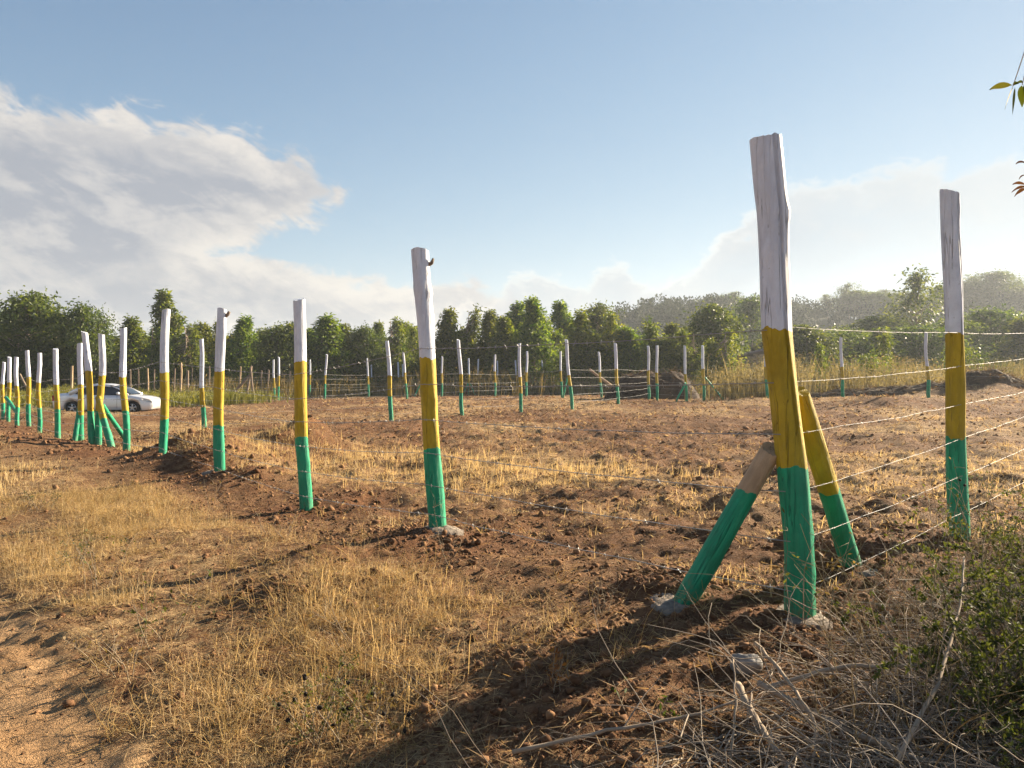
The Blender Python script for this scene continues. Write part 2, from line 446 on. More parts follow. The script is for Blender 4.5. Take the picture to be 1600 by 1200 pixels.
def terrain(x, y, fine=True):
    x = np.asarray(x, dtype=float); y = np.asarray(y, dtype=float)
    num = np.zeros_like(x); den = np.zeros_like(x)
    for ax, ay, a in A_XYZ:
        wgt = 1/((x-ax)**2+(y-ay)**2+0.35)**1.5
        num += wgt*a; den += wgt
    z = num/den
    for mx, my, h, r in MOUNDS:
        q = ((x-mx)**2+(y-my)**2)/(r*r)
        z = z+h*np.exp(-q)*(1+0.5*vnoise(x*3.1, y*3.1, 5))
    if fine:
        s, n, q = field_coords(x, y)
        dist = np.hypot(x, y)
        inside = sstep(-n, 0.2, 1.2)*sstep(-q, -0.5, 0.8)
        trk = sstep(n, 2.9, 3.4)*(1-sstep(n, 6.4, 7.0))
        rough = fbm(x*1.7, y*1.7, 11, 3)*0.11+np.abs(fbm(x*5.0, y*5.0, 3, 3))*0.045-0.015
        z = z+rough*(0.55+0.75*inside)*(1-0.75*trk)*np.clip(1.2-dist/90, 0.3, 1)
        z = z+inside*0.022*np.sin((s+0.6*fbm(x*.4, y*.4, 9, 2))*2*math.pi/0.75)*np.clip(1.3-dist/30, 0, 1)
        z = z+fbm(x*14, y*14, 23, 3, 0.6)*0.024*(1-0.45*trk)*np.clip(1.3-dist/14, 0, 1)
        # wheel ruts, hoof marks and the track's sunken bed
        z = z-trk*0.05
        for rn in (3.75, 5.5):
            z = z-trk*0.035*np.exp(-((n-rn+0.08*fbm(s*.5, s*0, 4, 2))/0.16)**2)+trk*0.02*np.exp(-((n-rn-0.27)/0.12)**2)
        z = z-trk*0.010*np.sin(s*2*math.pi/0.17+1.5*np.abs(n-3.75)*9)*np.exp(-((n-3.75)/0.16)**4)*np.clip(1.3-dist/9, 0, 1)
        z = z-trk*0.022*sstep(vnoise(x*9.5, y*9.5, 77), 0.26, 0.34)-trk*0.012*np.abs(fbm(x*4, y*4, 78, 3))
    return z
def tz(x, y): return float(terrain(np.array([x]), np.array([y]))[0])

# ------------------------------------------------------------------ the ground sheet, cut into track, field and verge along their ragged edges
def axis(lo, hi, c0, c1, step, grow, cap=0.35):
    xs = list(np.arange(c0, c1, step))
    s, x = step, c1
    while x < hi: xs.append(x); s *= 1+(grow if s < cap else 0.09); x += s
    xs.append(hi)
    s, x, left = step, c0, []
    while x > lo:
        s *= 1+(grow if s < cap else 0.09); x -= s; left.append(x)
    left[-1] = lo
    return np.array(left[::-1]+xs)
gx = axis(-700, 700, -3.2, 3.0, 0.034, 0.017)
gy = axis(-120, 800, 2.2, 6.0, 0.032, 0.0135, 0.6)
gy = np.concatenate([[-120, -60, -30, -15, -8, -4, -2, -1, -0.4, 0.1, 0.5, 0.8], gy[gy >= 1.0]])
GX, GY = np.meshgrid(gx, gy)
fx, fy = GX.ravel(), GY.ravel()
GZ = terrain(fx, fy)
s_, n_, q_ = field_coords(fx, fy)
wob = fbm(fx*1.1, fy*1.1, 31, 4)
dist_ = np.hypot(fx, fy)
a_track = sstep(n_+wob*0.55, 2.95, 3.35)*(1-sstep(n_+wob*.5, 6.4, 7.2))
inside_ = sstep(-n_, 0.0, 1.0)*sstep(-q_, -0.4, 0.5)
a_dug = np.zeros_like(fx)
for k, (ax, ay, _) in enumerate(ANCH[:16]):
    a_dug = np.maximum(a_dug, np.exp(-((fx-ax)**2+(fy-ay)**2)/0.75**2))
for mx, my, h, r in MOUNDS: a_dug = np.maximum(a_dug, 0.9*np.exp(-((fx-mx)**2+(fy-my)**2)/(r*1.0)**2))
a_dug = np.clip(a_dug*(1.0+1.4*wob)+0.3*sstep(-np.abs(n_), -0.9, -0.2)*(s_ > -0.5), 0, 1)*(1-a_track)
patch = fbm(fx*0.33, fy*0.33, 51, 3)
a_straw = np.clip(0.42+2.0*patch, 0.08, 1)*inside_ + (1-inside_)*np.clip(0.75+0.8*wob, 0, 1)*sstep(n_, 0.6, 1.5)
a_straw = np.maximum(a_straw, (1-inside_)*0.35*(1-a_track))
a_far = sstep(dist_+8*fbm(fx*.08, fy*.08, 71, 3), 50, 62)
a_far = np.maximum(a_far, sstep(-(fx+0.55*fy-0.5+2*wob), -2, 0)*sstep(fy, 36.5, 39))
nx, ny = len(gx), len(gy)
ii = (np.arange(ny-1)[:, None]*nx+np.arange(nx-1)[None, :]).ravel()
Q = np.stack([ii, ii+1, ii+nx+1, ii+nx], 1)
fc = lambda a: a[Q].mean(1)
is_tr = fc(a_track) > 0.5
is_fd = (~is_tr) & (fc(inside_) > 0.5) & (fc(a_far) < 0.5) & (fc(dist_) < 75)
VG = np.stack([fx, fy, GZ], 1)
def sheet(name, sel, label):
    q = Q[sel]; u, inv = np.unique(q, return_inverse=True)
    o = mesh(name, VG[u], inv.reshape(-1, 4), None, M_GROUND, smooth=True,
             attrs=dict(track=a_track[u], dug=a_dug[u], straw=a_straw[u], far=a_far[u]))
    return tag(o, label, None, None, 'structure')
sheet('ground', ~(is_tr | is_fd), 'dry earth verge and open land around the fenced plot')
sheet('dirt_track', is_tr, 'sandy track with ruts running outside the fence')
sheet('field', is_fd, 'freshly cleared reddish brown field littered with straw')

# ------------------------------------------------------------------ fence posts
def log_surface(z0f, z1f, NR, S, line, rad, th, cap=None):
    """a stretch of log between two ragged rings"""
    t = np.linspace(0, 1, NR+1)[:, None]
    Z = z0f[None, :]*(1-t)+z1f[None, :]*t
    TH = np.broadcast_to(th[None, :], Z.shape)
    rr = rad(TH, Z)
    cx, cy = line(Z)
    V = np.stack([cx+rr*np.cos(TH), cy+rr*np.sin(TH), Z], -1).reshape(-1, 3)
    i = np.arange(NR)[:, None]*S; j = np.arange(S)[None, :]; j2 = (j+1) % S
    Fq = np.stack([i+j, i+j2, i+S+j2, i+S+j], -1).reshape(-1, 4)
    F3 = None
    if cap:
        top = V[-S:]; c = top.mean(0)-np.array([0, 0, 0.004])
        n0 = len(V)
        V = np.concatenate([V, top, c[None]])            # the sawn end has its own ring, so its edge stays sharp
        js = np.arange(S); F3 = np.stack([n0+js, n0+(js+1) % S, np.full(S, len(V)-1)], -1)
    return V, Fq, F3

def make_log(root, L, bands, mats, names, radius, taper, line_pts, seed, S=12, NR=5, crack=None, knots=(), tilt=0.02, under=0.35, flare=0.0):
    r = np.random.default_rng(seed)
    th = np.arange(S)*2*math.pi/S
    if crack:
        th = np.sort(np.concatenate([th, [crack[0]-0.06, crack[0], crack[0]+0.06]])); th = th[np.concatenate([[True], np.diff(th) > 0.004])]
        S = len(th)
    ph = r.uniform(0, 6.28, 6); am = r.uniform(0.2, 1, 6)
    lz = np.array([p[0] for p in line_pts]); lx = np.array([p[1] for p in line_pts]); ly = np.array([p[2] for p in line_pts])
    wa = (r.uniform(0.003, 0.007, 2) if S > 26 else r.uniform(0.008, 0.022, 2))*(L/2.6); kf = 0.45 if S > 26 else 1.0
    knots = list(knots)+[(r.uniform(0, 2*math.pi), r.uniform(0.15, L-0.1), r.choice([-0.010, 0.012, 0.016])*kf, r.uniform(0.02, 0.045)) for _ in range(7)]; wp = r.uniform(0, 6.28, 2)
    def line(Z):
        w_ = np.clip(Z/0.3, 0, 1)
        return (np.interp(Z, lz, lx)+w_*wa[0]*np.sin(Z*2.9+wp[0]), np.interp(Z, lz, ly)+w_*wa[1]*np.sin(Z*3.3+wp[1]))
    def rad(TH, Z):
        k = radius*(1-taper*Z/L)*(1+flare*np.clip((Z-L+0.5)/0.5, 0, 1)**2)
        k = k*(1+0.06*am[0]*np.cos(TH*2+ph[0]+Z*0.9)+0.04*am[1]*np.cos(TH*3+ph[1]-Z*1.6)+0.02*np.cos(TH*5+ph[2]+Z*4)+0.012*np.cos(TH*9+ph[5]+Z*1.1)+0.045*am[3]*np.sin(Z*3.1+ph[3])+0.03*am[4]*np.sin(Z*7.7+ph[4]))
        for kt, kz, ka, kr in knots:
            dth = (TH-kt+math.pi) % (2*math.pi)-math.pi
            k = k+ka*np.exp(-((dth*radius)**2+(Z-kz)**2)/kr**2)
        if crack:
            dth = (TH-crack[0]+math.pi) % (2*math.pi)-math.pi
            k = k-crack[1]*np.clip((Z-crack[2])/(L-crack[2]), 0, 1)**0.5*np.clip(1-np.abs(dth)/0.06, 0, 1)
        return k
    zb = [np.full(S, -under)]
    for b in bands[:-1]:
        zb.append(b+0.010*np.sin(th*2+r.uniform(0, 6))+0.006*np.sin(th*5+r.uniform(0, 6))+0.003*np.sin(th*11+r.uniform(0, 6))+r.normal(0, 0.0018, S))
    zb.append(bands[-1]+tilt*np.cos(th+r.uniform(0, 6.28))+r.normal(0, 0.003, S))
    out = []
    for k, (nm, mt) in enumerate(zip(names, mats)):
        V, Fq, F3 = log_surface(zb[k], zb[k+1], NR, S, line, rad, th, cap=(k == len(names)-1))
        out.append(mesh(nm, V, Fq, F3, mt, root, smooth=True))
    for o in out[-1:]:
        me = o.data; n = len(me.polygons); sm = np.ones(n, dtype=bool); sm[n-S:] = False
        me.polygons.foreach_set('use_smooth', sm)
    return line, rad

def footing(root, r, h, seed, cx=0.0, cy=0.0, dz=0.0):
    q = np.random.default_rng(seed)
    S, NR = 26, 7
    th = np.arange(S)*2*math.pi/S; pts = []
    lob = 1+0.16*np.sin(th*2+q.uniform(0, 6))+0.10*np.sin(th*3+q.uniform(0, 6))+q.normal(0, 0.035, S)
    for k in range(NR):
        f = 1-k/(NR-1)*0.8
        z = dz+h*(1-(f)**2.2)-0.05*(k == 0)
        pts.append(np.stack([cx+r*f*lob*np.cos(th), cy+r*f*lob*np.sin(th), z+q.normal(0, h*0.10, S)], 1))
    V = np.concatenate(pts+[np.array([[cx, cy, h+dz]])])
    i = np.arange(NR-1)[:, None]*S; j = np.arange(S)[None, :]; j2 = (j+1) % S
    Fq = np.stack([i+j, i+j2, i+S+j2, i+S+j], -1).reshape(-1, 4); js = np.arange(S)
    return mesh('concrete_footing', V, Fq, np.stack([(NR-1)*S+js, (NR-1)*S+(js+1) % S, np.full(S, len(V)-1)], 1), M_CONC, root, smooth=True)

ORD = ['first', 'second', 'third', 'fourth', 'fifth', 'sixth', 'seventh', 'eighth', 'ninth', 'tenth', 'eleventh', 'twelfth', 'thirteenth', 'fourteenth', 'fifteenth',
       'sixteenth', 'seventeenth', 'eighteenth', 'nineteenth', 'twentieth', 'twenty-first', 'twenty-second', 'twenty-third', 'twenty-fourth', 'twenty-fifth']
BN, BM = ['green_band', 'yellow_band', 'white_band'], [M_GRN, M_YEL, M_WHITE]
POSTS = {}
def post(key, p, label, group, seed, radius, bands, S=12, NR=5, line_px=None, **kw):
    b, d = locate(p)
    root = tag(empty('fence_post', b), label, 'fence post', group)
    sc = d/F
    if line_px is None:
        q = np.random.default_rng(seed+900)
        k = q.normal(0, 0.012)
        dxp = (p[2]-p[0])*sc
        ln = [(-0.4, 0, 0), (0, 0, 0), (1.3, dxp*0.5+k, k), (POST_L, dxp, q.normal(0, 0.04))]
    else:
        ln = [(-0.4, 0, 0)]+[((p[1]-y)*sc, (x-p[0])*sc, 0.0) for x, y in line_px]
    line, rad = make_log(root, POST_L, bands+[POST_L], BM, BN, radius, kw.pop('taper', 0.10), ln, seed, S, NR, **kw)
    POSTS[key] = (b, line, radius)
    return root

GF = 'posts of the near front fence'
PI = math.pi
c = post(('f', 0), FRONT[0], 'large split-topped corner post propped by two slanting braces', GF, 1, 0.083, [0.81, 1.555], 64, 26,
         [(1250, 962), (1246, 850), (1238, 730), (1226, 610), (1215, 515), (1211, 430), (1206, 330), (1203, 305), (1195, 215)],
         crack=(-PI/2+0.25, 0.075, 0.9), knots=((0.05, 2.19, 0.018, 0.06), (-0.3, 0.45, 0.006, 0.03), (-1.9, 1.2, 0.006, 0.04)), tilt=0.012, flare=0.03, taper=0.04)
footing(c, 0.19, 0.02, 5)
c = post(('f', 1), FRONT[1], 'leaning painted post with a knotty white top and branch stub, centre foreground', GF, 2, 0.079, [0.82, 1.63], 44, 20,
         [(685, 842), (681, 780), (675, 700), (670, 620), (667, 560), (664, 500), (660, 450), (657, 392)],
         knots=((-1.1, 1.02, 0.008, 0.03), (-1.2, 1.28, -0.010, 0.02), (-1.7, 2.28, 0.010, 0.035), (-0.2, 2.23, 0.016, 0.04), (-0.2, 2.0, 0.010, 0.03)), flare=0.08, tilt=0.02, taper=0.06)
footing(c, 0.21, 0.045, 6, 0.03, -0.03, 0.08)
b1 = POSTS[('f', 1)]
px_, py_ = b1[1](np.array([2.49]))
mesh('branch_stub', *tube([(px_[0]+0.06, py_[0]-0.01, 2.47), (px_[0]+0.10, py_[0]-0.015, 2.49), (px_[0]+0.115, py_[0]-0.02, 2.53)], [0.022, 0.017, 0.011], 8), M_OLDWOOD, c)
post(('f', 2), FRONT[2], 'straight painted post, third from the braced corner along the front fence', GF, 3, 0.079, [0.92, 1.84], 36, 16,
     [(479, 800), (475, 740), (471, 682), (470, 620), (469, 565), (468.5, 520), (467, 468)], knots=((-1.3, 0.16, -0.008, 0.02), (-0.5, 0.6, 0.010, 0.05)), taper=0.06)
c = post(('f', 3), FRONT[3], 'painted post with a small side stub at its top, fourth from the braced corner', GF, 4, 0.078, [0.83, 1.655], 28, 12,
         [(344, 750), (342, 700), (341, 640), (343, 580), (344.5, 530), (346.5, 483)], knots=((-1.2, 0.2, -0.01, 0.02), (-1.2, 2.2, -0.01, 0.03)))
footing(c, 0.22, 0.05, 8, -0.05, 0.0, 0.10)
px_, py_ = POSTS[('f', 3)][1](np.array([2.5]))
mesh('branch_stub', *tube([(px_[0]+0.05, py_[0], 2.49), (px_[0]+0.10, py_[0]-0.015, 2.52), (px_[0]+0.125, py_[0]-0.02, 2.56)], [0.03, 0.026, 0.02], 8), M_OLDWOOD, c)
for k in range(4, len(FRONT)):
    nm = ORD[k]
    extra = {4: ', tall and thin beside the silver car nose', 5: ', top leaning left over the silver car', 6: ' with braces, over the car door', 7: ' leaning left over the car', 8: ' by the car boot'}.get(k, ', left of the silver car')
    post(('f', k), FRONT[k], f'painted post{extra}, {nm} from the corner', GF, 20+k, 0.072+0.006*((k*7) % 5)/5, [0.72+0.05*((k*3) % 4), 1.52+0.06*((k*5) % 4)], 18, 8)
post(('r', 0), RIGHT[0], 'cracked painted post at the far right beside the shaded bush', GF, 60, 0.068, [0.745, 1.53], 56, 22,
     [(1500, 838), (1498, 780), (1495, 685), (1493, 600), (1490, 520), (1488, 440), (1485.5, 360), (1485, 300)], crack=(-PI/2+0.55, 0.05, 1.2), tilt=0.02, taper=0.02)
order = sorted(range(len(BACK)), key=lambda k: BACK[k][0])
for k in range(len(BACK)):
    post(('b', k), BACK[k], f'mid-distance painted post, {ORD[order.index(k)]} from the left along the back fence', 'posts of the back fence', 100+k, 0.062+0.010*((k*3) % 4)/4,
         [0.78+0.06*((k*5) % 3-1), 1.34+0.08*((k*7) % 4-1)], 14, 6)
order = sorted(range(len(FARR)), key=lambda k: FARR[k][0])
for k in range(len(FARR)):
    post(('d', k), FARR[k], f'small distant painted post near the tree line, {ORD[order.index(k)]} from the left', 'distant painted posts', 200+k, 0.065,
         [0.85+0.05*((k*5) % 3-1), 1.45+0.05*((k*7) % 4-1)], 10, 4)

def brace(base, top, radius, bands, mats, names, label, seed, S=14, NR=5, under=0.3, foot=None):
    base, top = np.asarray(base), np.asarray(top)
    L = float(np.linalg.norm(top-base))
    root = tag(empty('brace_post', base), label, 'brace', 'slanting braces of the fence')
    root.rotation_mode = 'QUATERNION'
    root.rotation_quaternion = Vector(top-base).to_track_quat('Z', 'Y')
    make_log(root, L, [b for b in bands]+[L], mats, names, radius, 0.12, [(-0.4, 0, 0), (0, 0, 0), (L, 0, 0)], seed, S, NR, tilt=0.03, under=under)
    return root
GY_, GYn = [M_GRN, M_YEL], ['green_band', 'yellow_band']
z_ = lambda x, y: tz(x, y)
bl = at(1066, 946, 4.35); bt = at(1207, 702, 4.22)
br = brace(bl, bt, 0.062, [0.75], [M_GRN, M_WOOD], ['green_band', 'bare_wood'], 'green brace with bare wood top leaning on the left of the corner post', 301, 32, 12)
f_ = footing(br, 0.19, 0.035, 9)
f_.matrix_parent_inverse = Matrix.Identity(4); f_.rotation_mode = 'QUATERNION'; f_.rotation_quaternion = br.rotation_quaternion.inverted()
f_.location = br.rotation_quaternion.inverted() @ Vector((-0.03, 0.05, 0.0))
br = brace(at(1333, 893, 4.98), at(1246, 610, 4.34), 0.064, [0.72], GY_, GYn, 'green and yellow brace behind the corner post leaning from the right', 302, 32, 12)
f_ = footing(br, 0.22, 0.06, 10)
f_.rotation_mode = 'QUATERNION'; f_.rotation_quaternion = br.rotation_quaternion.inverted(); f_.location = br.rotation_quaternion.inverted() @ Vector((0.08, 0.02, 0.0))
dI, dG, dH = locate(FRONT[6])[1], locate(FRONT[8])[1], locate(FRONT[7])[1]
brace(at(174, 699, dI-0.5), at(154, 622, dI-0.1), 0.075, [0.72], GY_, GYn, 'thick green and yellow brace in front of the silver car', 303)
brace(at(194, 683, dI+1.0), at(160, 632, dI+0.15), 0.055, [], [M_GRN], ['green_band'], 'thin green brace slanting right in front of the silver car', 304)
brace(at(116.5, 691, dG-0.2), at(124, 640, dG+0.0), 0.065, [], [M_GRN], ['green_band'], 'green brace at the boot end of the silver car', 305)
brace(at(24, 641, 29.5), at(9, 621, 30.8), 0.07, [], [M_GRN], ['green_band'], 'green brace among the leftmost posts', 306)
for k, (bx, by, tx, ty, dd, lb) in enumerate([(1057, 626, 1071, 598, 36.0, 'left of the two braces by the soil heap'), (1131, 625, 1102, 590, 36.2, 'long green brace slanting right beside the soil heap'),
        (724, 616, 731, 599, 54.5, 'short distant brace on the left of its post'), (742, 616.5, 735, 599, 54.4, 'short distant brace on the right of its post'), (764, 617, 750, 597, 56.5, 'distant brace slanting right left of field centre'),
        (881, 617, 887, 589, 43.0, 'distant brace behind a leaning post right of centre'), (648, 619, 656, 602, 50.0, 'distant brace just left of the centre foreground post')]):
    brace(at(bx, by, dd), at(tx, ty, dd), 0.05, [], [M_GRN], ['green_band'], 'green ' + lb if not lb.startswith(('long green',)) else lb, 310+k, 8, 2)

# ------------------------------------------------------------------ barbed wire
def strand(name, pts, r, label, group, barb=0.13, bs=0.02, sag=0.02, step=0.12):
    P = []
    for a, b in zip(pts[:-1], pts[1:]):
        L = np.linalg.norm(b-a); n = max(2, int(L/step))
        t = np.linspace(0, 1, n, endpoint=False)[:, None]
        q = a*(1-t)+b*t; q[:, 2] -= (4*t*(1-t))[:, 0]*sag*L/3
        P.append(q)
    P = np.concatenate(P+[pts[-1][None]])
    j = rng.normal(0, 1, P.shape); j = (j+np.roll(j, 1, 0)+np.roll(j, -1, 0))/3
    P = P+j*0.004*(step/0.12)
    root = tag(empty(name, pts[0]), label, 'barbed wire', group)
    O = pts[0]
    V, Q_, _ = tube(P-O, r, 5, cap=False)
    mesh('wire', V, Q_, None, M_WIRE, root, smooth=True)
    seg = np.linalg.norm(np.diff(P, axis=0), axis=1); cum = np.concatenate([[0], np.cumsum(seg)])
    s = np.arange(barb, cum[-1], barb); s = s+rng.normal(0, barb*0.08, len(s))
    C = np.stack([np.interp(s, cum, P[:, k]) for k in range(3)], 1)-O
    m = len(C)
    if m:
        paths, rad = [], []
        for _ in range(2):
            D = unit(rng.normal(0, 1, (m, 3)))*bs
            paths.append(np.stack([C-D, C, C+D], 1)); rad.append(np.tile([[r*0.35, r*1.05, r*0.35]], (m, 1)))
        V, Q_ = tubes_many(np.concatenate(paths), np.concatenate(rad), 3)
        tag(mesh('barb', V, Q_, None, M_WIRE, root), kind='stuff')
    return root
def attach(key, h, out):
    b, line, r = POSTS[key]
    x, y = line(np.array([h]))
    return b+np.array([x[0], y[0], h])+np.array([out[0], out[1], 0])*(r+0.006)
HF = [1.70, 1.40, 1.10, 0.80, 0.50, 0.22]; HC = [1.555, 1.27, 0.99, 0.68, 0.42, 0.15]
HR = [1.53, 1.285, 1.0, 0.744, 0.47, 0.20]
WN = ['top', 'second', 'third', 'fourth', 'fifth', 'lowest']
rdir = POSTS[('r', 0)][0]-C0
for i in range(6):
    pts = [attach(('f', 0), HC[i], FN)]+[attach(('f', k), HF[i]+0.02*math.sin(k*2.3+i), FN) for k in range(1, len(FRONT))]
    pts.append(pts[-1]+(pts[-1]-pts[-3]))
    strand('barbed_wire', pts, 0.0028, f'{WN[i]} barbed wire strand of the front fence running left from the corner post', 'front fence wires', 0.125, 0.018, 0.02)
    a = attach(('f', 0), HC[i]+(0.02 if i == 0 else 0), (-0.1, -0.9)); b = attach(('r', 0), HR[i], (0.0, -1.0))
    ex = b+(b-a)*1.15+np.array([0, 0, 0.02+0.05*(5-i)/5])
    a = a+np.array([0.06, 0.1, 0])
    strand('barbed_wire', [a, b, ex], 0.0012, f'{WN[i]} barbed wire strand running right from the corner post', 'right fence wires', 0.11, 0.015, 0.015)
for i, h in enumerate([1.45, 1.15, 0.86, 0.55, 0.26]):
    pts = [attach(('b', k), h+0.03*math.sin(k*1.7+i), (0, -1)) for k in (0, 1, 2, 3, 4, 5, 6, 8, 9, 10, 11, 12)]
    pts.append(pts[-1]+np.array([5.5, -5.5, 0.15]))
    strand('barbed_wire', pts, 0.0030, f'{ORD[i]} barbed wire strand from the top on the back fence', 'back fence wires', 0.45, 0.03, 0.015, 0.4)
    ks = [1, 2, 4, 8, 14, 17, 20, 22, 23]
    pts = [attach(('d', k), h+0.03*math.sin(k*1.7+i), (0, -1)) for k in ks]
    strand('barbed_wire', pts, 0.0034, f'{ORD[i]} thin wire from the top along the most distant painted posts', 'far fence wires', 0.6, 0.03, 0.015, 0.6)
# ------------------------------------------------------------------ trees
def leaf_cols(n, dark, light, r, bias=0.5):
    t = np.clip(r.normal(bias, 0.28, n), 0, 1)[:, None]
    return np.array(dark)*(1-t)+np.array(light)*t

def tree_proto(seed, H, W, style='cone', nclump=95, per=55, leaf=(0.29, 0.125), low=0.16, dark=(0.020, 0.045, 0.014), light=(0.105, 0.135, 0.028)):
    r = np.random.default_rng(seed)
    bag, tw = Bag(), Bag()
    k = np.linspace(0, 1, 9)
    sway = np.cumsum(r.normal(0, 0.012*H, (9, 2)), 0); sway -= sway[0]
    P = np.concatenate([sway, (k*H*0.95)[:, None]], 1)
    tw.add(*tube(P, 0.016*H*(1-k*0.85)+0.006, 7))
    trunk = lambda t: np.array([np.interp(t, k*0.95, P[:, i]) for i in range(3)]).T
    cents, rads, bias = [], [], []
    LEAD = [(r.uniform(-.6, .6), r.uniform(-.6, .6), s_) for s_ in (1.0, r.uniform(.72, .92), r.uniform(.55, .8))]
    for i in range(nclump):
        t = low+(1-low)*r.beta(1.1, 1.25)
        u = (t-low)/(1-low)
        if style == 'cone': env = (1-u)**1.08*1.18*min(1, (u+0.05)/0.12)
        elif style == 'column': env = (1-u**3.0)**0.9*min(1, (u+0.05)/0.2)*0.8
        elif style == 'round': env = math.sqrt(max(0.02, 1-(2*u-0.9)**2))
        elif style == 'plume': env = (1-u)**1.0*0.85*min(1, (u+0.05)/0.12)
        else: env = (0.25+0.75*r.random())*math.sqrt(max(0.05, 1-(1.7*u-0.95)**2))
        env = max(env, 0.07)*W/2
        a = r.uniform(0, 2*PI); q = math.sqrt(r.uniform(0.10, 1.0))*(r.uniform(0.8, 1.12) if r.random() < 0.85 else r.uniform(1.1, 1.4))
        c0 = trunk(t); c = c0+np.array([math.cos(a)*env*q, math.sin(a)*env*q, r.normal(0, 0.02*H)])
        if style == 'plume':
            lo_ = LEAD[i % len(LEAD)]; c = c+np.array([lo_[0], lo_[1], 0])*min(1, t*1.3)*W/2; c[2] *= lo_[2]
        if i < 9 and style != 'plume': c = trunk(1.0-0.035*i)+r.normal(0, 0.03*(1+i*0.5), 3); env = 0.03*W
        cents.append(c); rads.append((0.10+0.13*r.random())*W/2*(0.45+0.8*env/(W/2))+0.13); bias.append(0.40+0.2*r.normal())
        if q > 0.3 and i % 2 == 0:
            b0 = trunk(max(low*0.6, t-0.10-0.05*q)); m = (b0+c)/2+np.array([0, 0, -0.03*H*q])
            tw.add(*tube([b0, m, c], [0.006*H, 0.0035*H, 0.0018*H], 4, cap=False))
    for c, rd, bi in zip(cents, rads, bias):
        n = int(per*r.uniform(0.6, 1.4)*(0.45 if rd < 0.25 else 1))
        d = r.normal(0, 0.62, (n, 3))*rd*np.array([1, 1, 1.25])
        out = unit(d+np.array([0, 0, 0.02]))
        D = unit(out*0.7+r.normal(0, 0.6, (n, 3))+np.array([0, 0, -0.55]))
        N = r.normal(0, 1, (n, 3))
        V, Fq = diamonds(c+d, D, N, r.uniform(0.6, 1.3, n)*leaf[0], r.uniform(0.7, 1.3, n)*leaf[1])
        bag.add(V, Fq, None, np.repeat(leaf_cols(n, dark, light, r, bi), 4, 0))
    tr = tw.build('trunk', M_BARK, None, True); cr = bag.build('crown', M_LEAF, None)
    COL.objects.unlink(tr); COL.objects.unlink(cr)
    return tr.data, cr.data, H, W
DK, LT = (0.034, 0.068, 0.016), (0.190, 0.225, 0.038)
PROTO = {
    'cone': [tree_proto(11, 8, 4.0, 'cone', 200, 58, low=0.12, dark=DK, light=LT), tree_proto(12, 8, 3.5, 'cone', 185, 58, low=0.15, dark=DK, light=LT), tree_proto(13, 8, 4.4, 'cone', 205, 58, low=0.12, dark=DK, light=LT), tree_proto(17, 8, 3.8, 'cone', 195, 58, low=0.12, dark=DK, light=LT)],
    'plume': [tree_proto(31, 8, 4.6, 'plume', 210, 50, low=0.12, dark=DK, light=LT), tree_proto(32, 8, 4.0, 'plume', 190, 50, low=0.15, dark=DK, light=LT), tree_proto(33, 8, 5.0, 'plume', 215, 50, low=0.1, dark=DK, light=(0.25, 0.26, 0.04))],
    'column': [tree_proto(14, 8, 3.0, 'column', 165, 56, low=0.18, dark=DK, light=LT), tree_proto(15, 8, 2.4, 'column', 145, 56, low=0.2, dark=DK, light=LT)],
    'round': [tree_proto(16, 8, 5.2, 'round', 205, 58, low=0.2, dark=(0.030, 0.055, 0.018), light=(0.11, 0.14, 0.038)), tree_proto(18, 8, 4.4, 'round', 190, 58, low=0.22, dark=(0.032, 0.060, 0.018), light=(0.125, 0.155, 0.04))],
    'loose': [tree_proto(19, 9, 5.0, 'loose', 62, 48, low=0.35, dark=(0.022, 0.04, 0.018), light=(0.14, 0.165, 0.05)), tree_proto(20, 9, 4.0, 'loose', 52, 46, low=0.4, dark=(0.022, 0.04, 0.018), light=(0.14, 0.165, 0.05))],
    'shrub': [tree_proto(21, 3, 2.6, 'round', 60, 50, (0.16, 0.07), 0.05, (0.03, 0.055, 0.014), (0.15, 0.18, 0.03)), tree_proto(22, 3, 2.0, 'cone', 55, 50, (0.16, 0.07), 0.1, (0.035, 0.06, 0.014), (0.17, 0.20, 0.03))],
}
def tree(style, v, px, top, halfw, d, label, cat='tree', group=None, z=None, name='eucalyptus_tree'):
    tr, cr, H, W = PROTO[style][v % len(PROTO[style])]
    x = (px-CX)/F*d
    zb = tz(x, d) if z is None else z
    ht = EYE-(top-HORY)/F*d-zb
    root = tag(empty(name, (x, d, zb), random.uniform(0, 6.28)), label, cat, group)
    sx = 2*halfw/F*d/W*1.34; sz = ht/H
    root.scale = (sx, sx, sz)
    for nm, me in (('trunk', tr), ('crown', cr)):
        o = bpy.data.objects.new(nm, me); COL.objects.link(o); o.parent = root
    return root
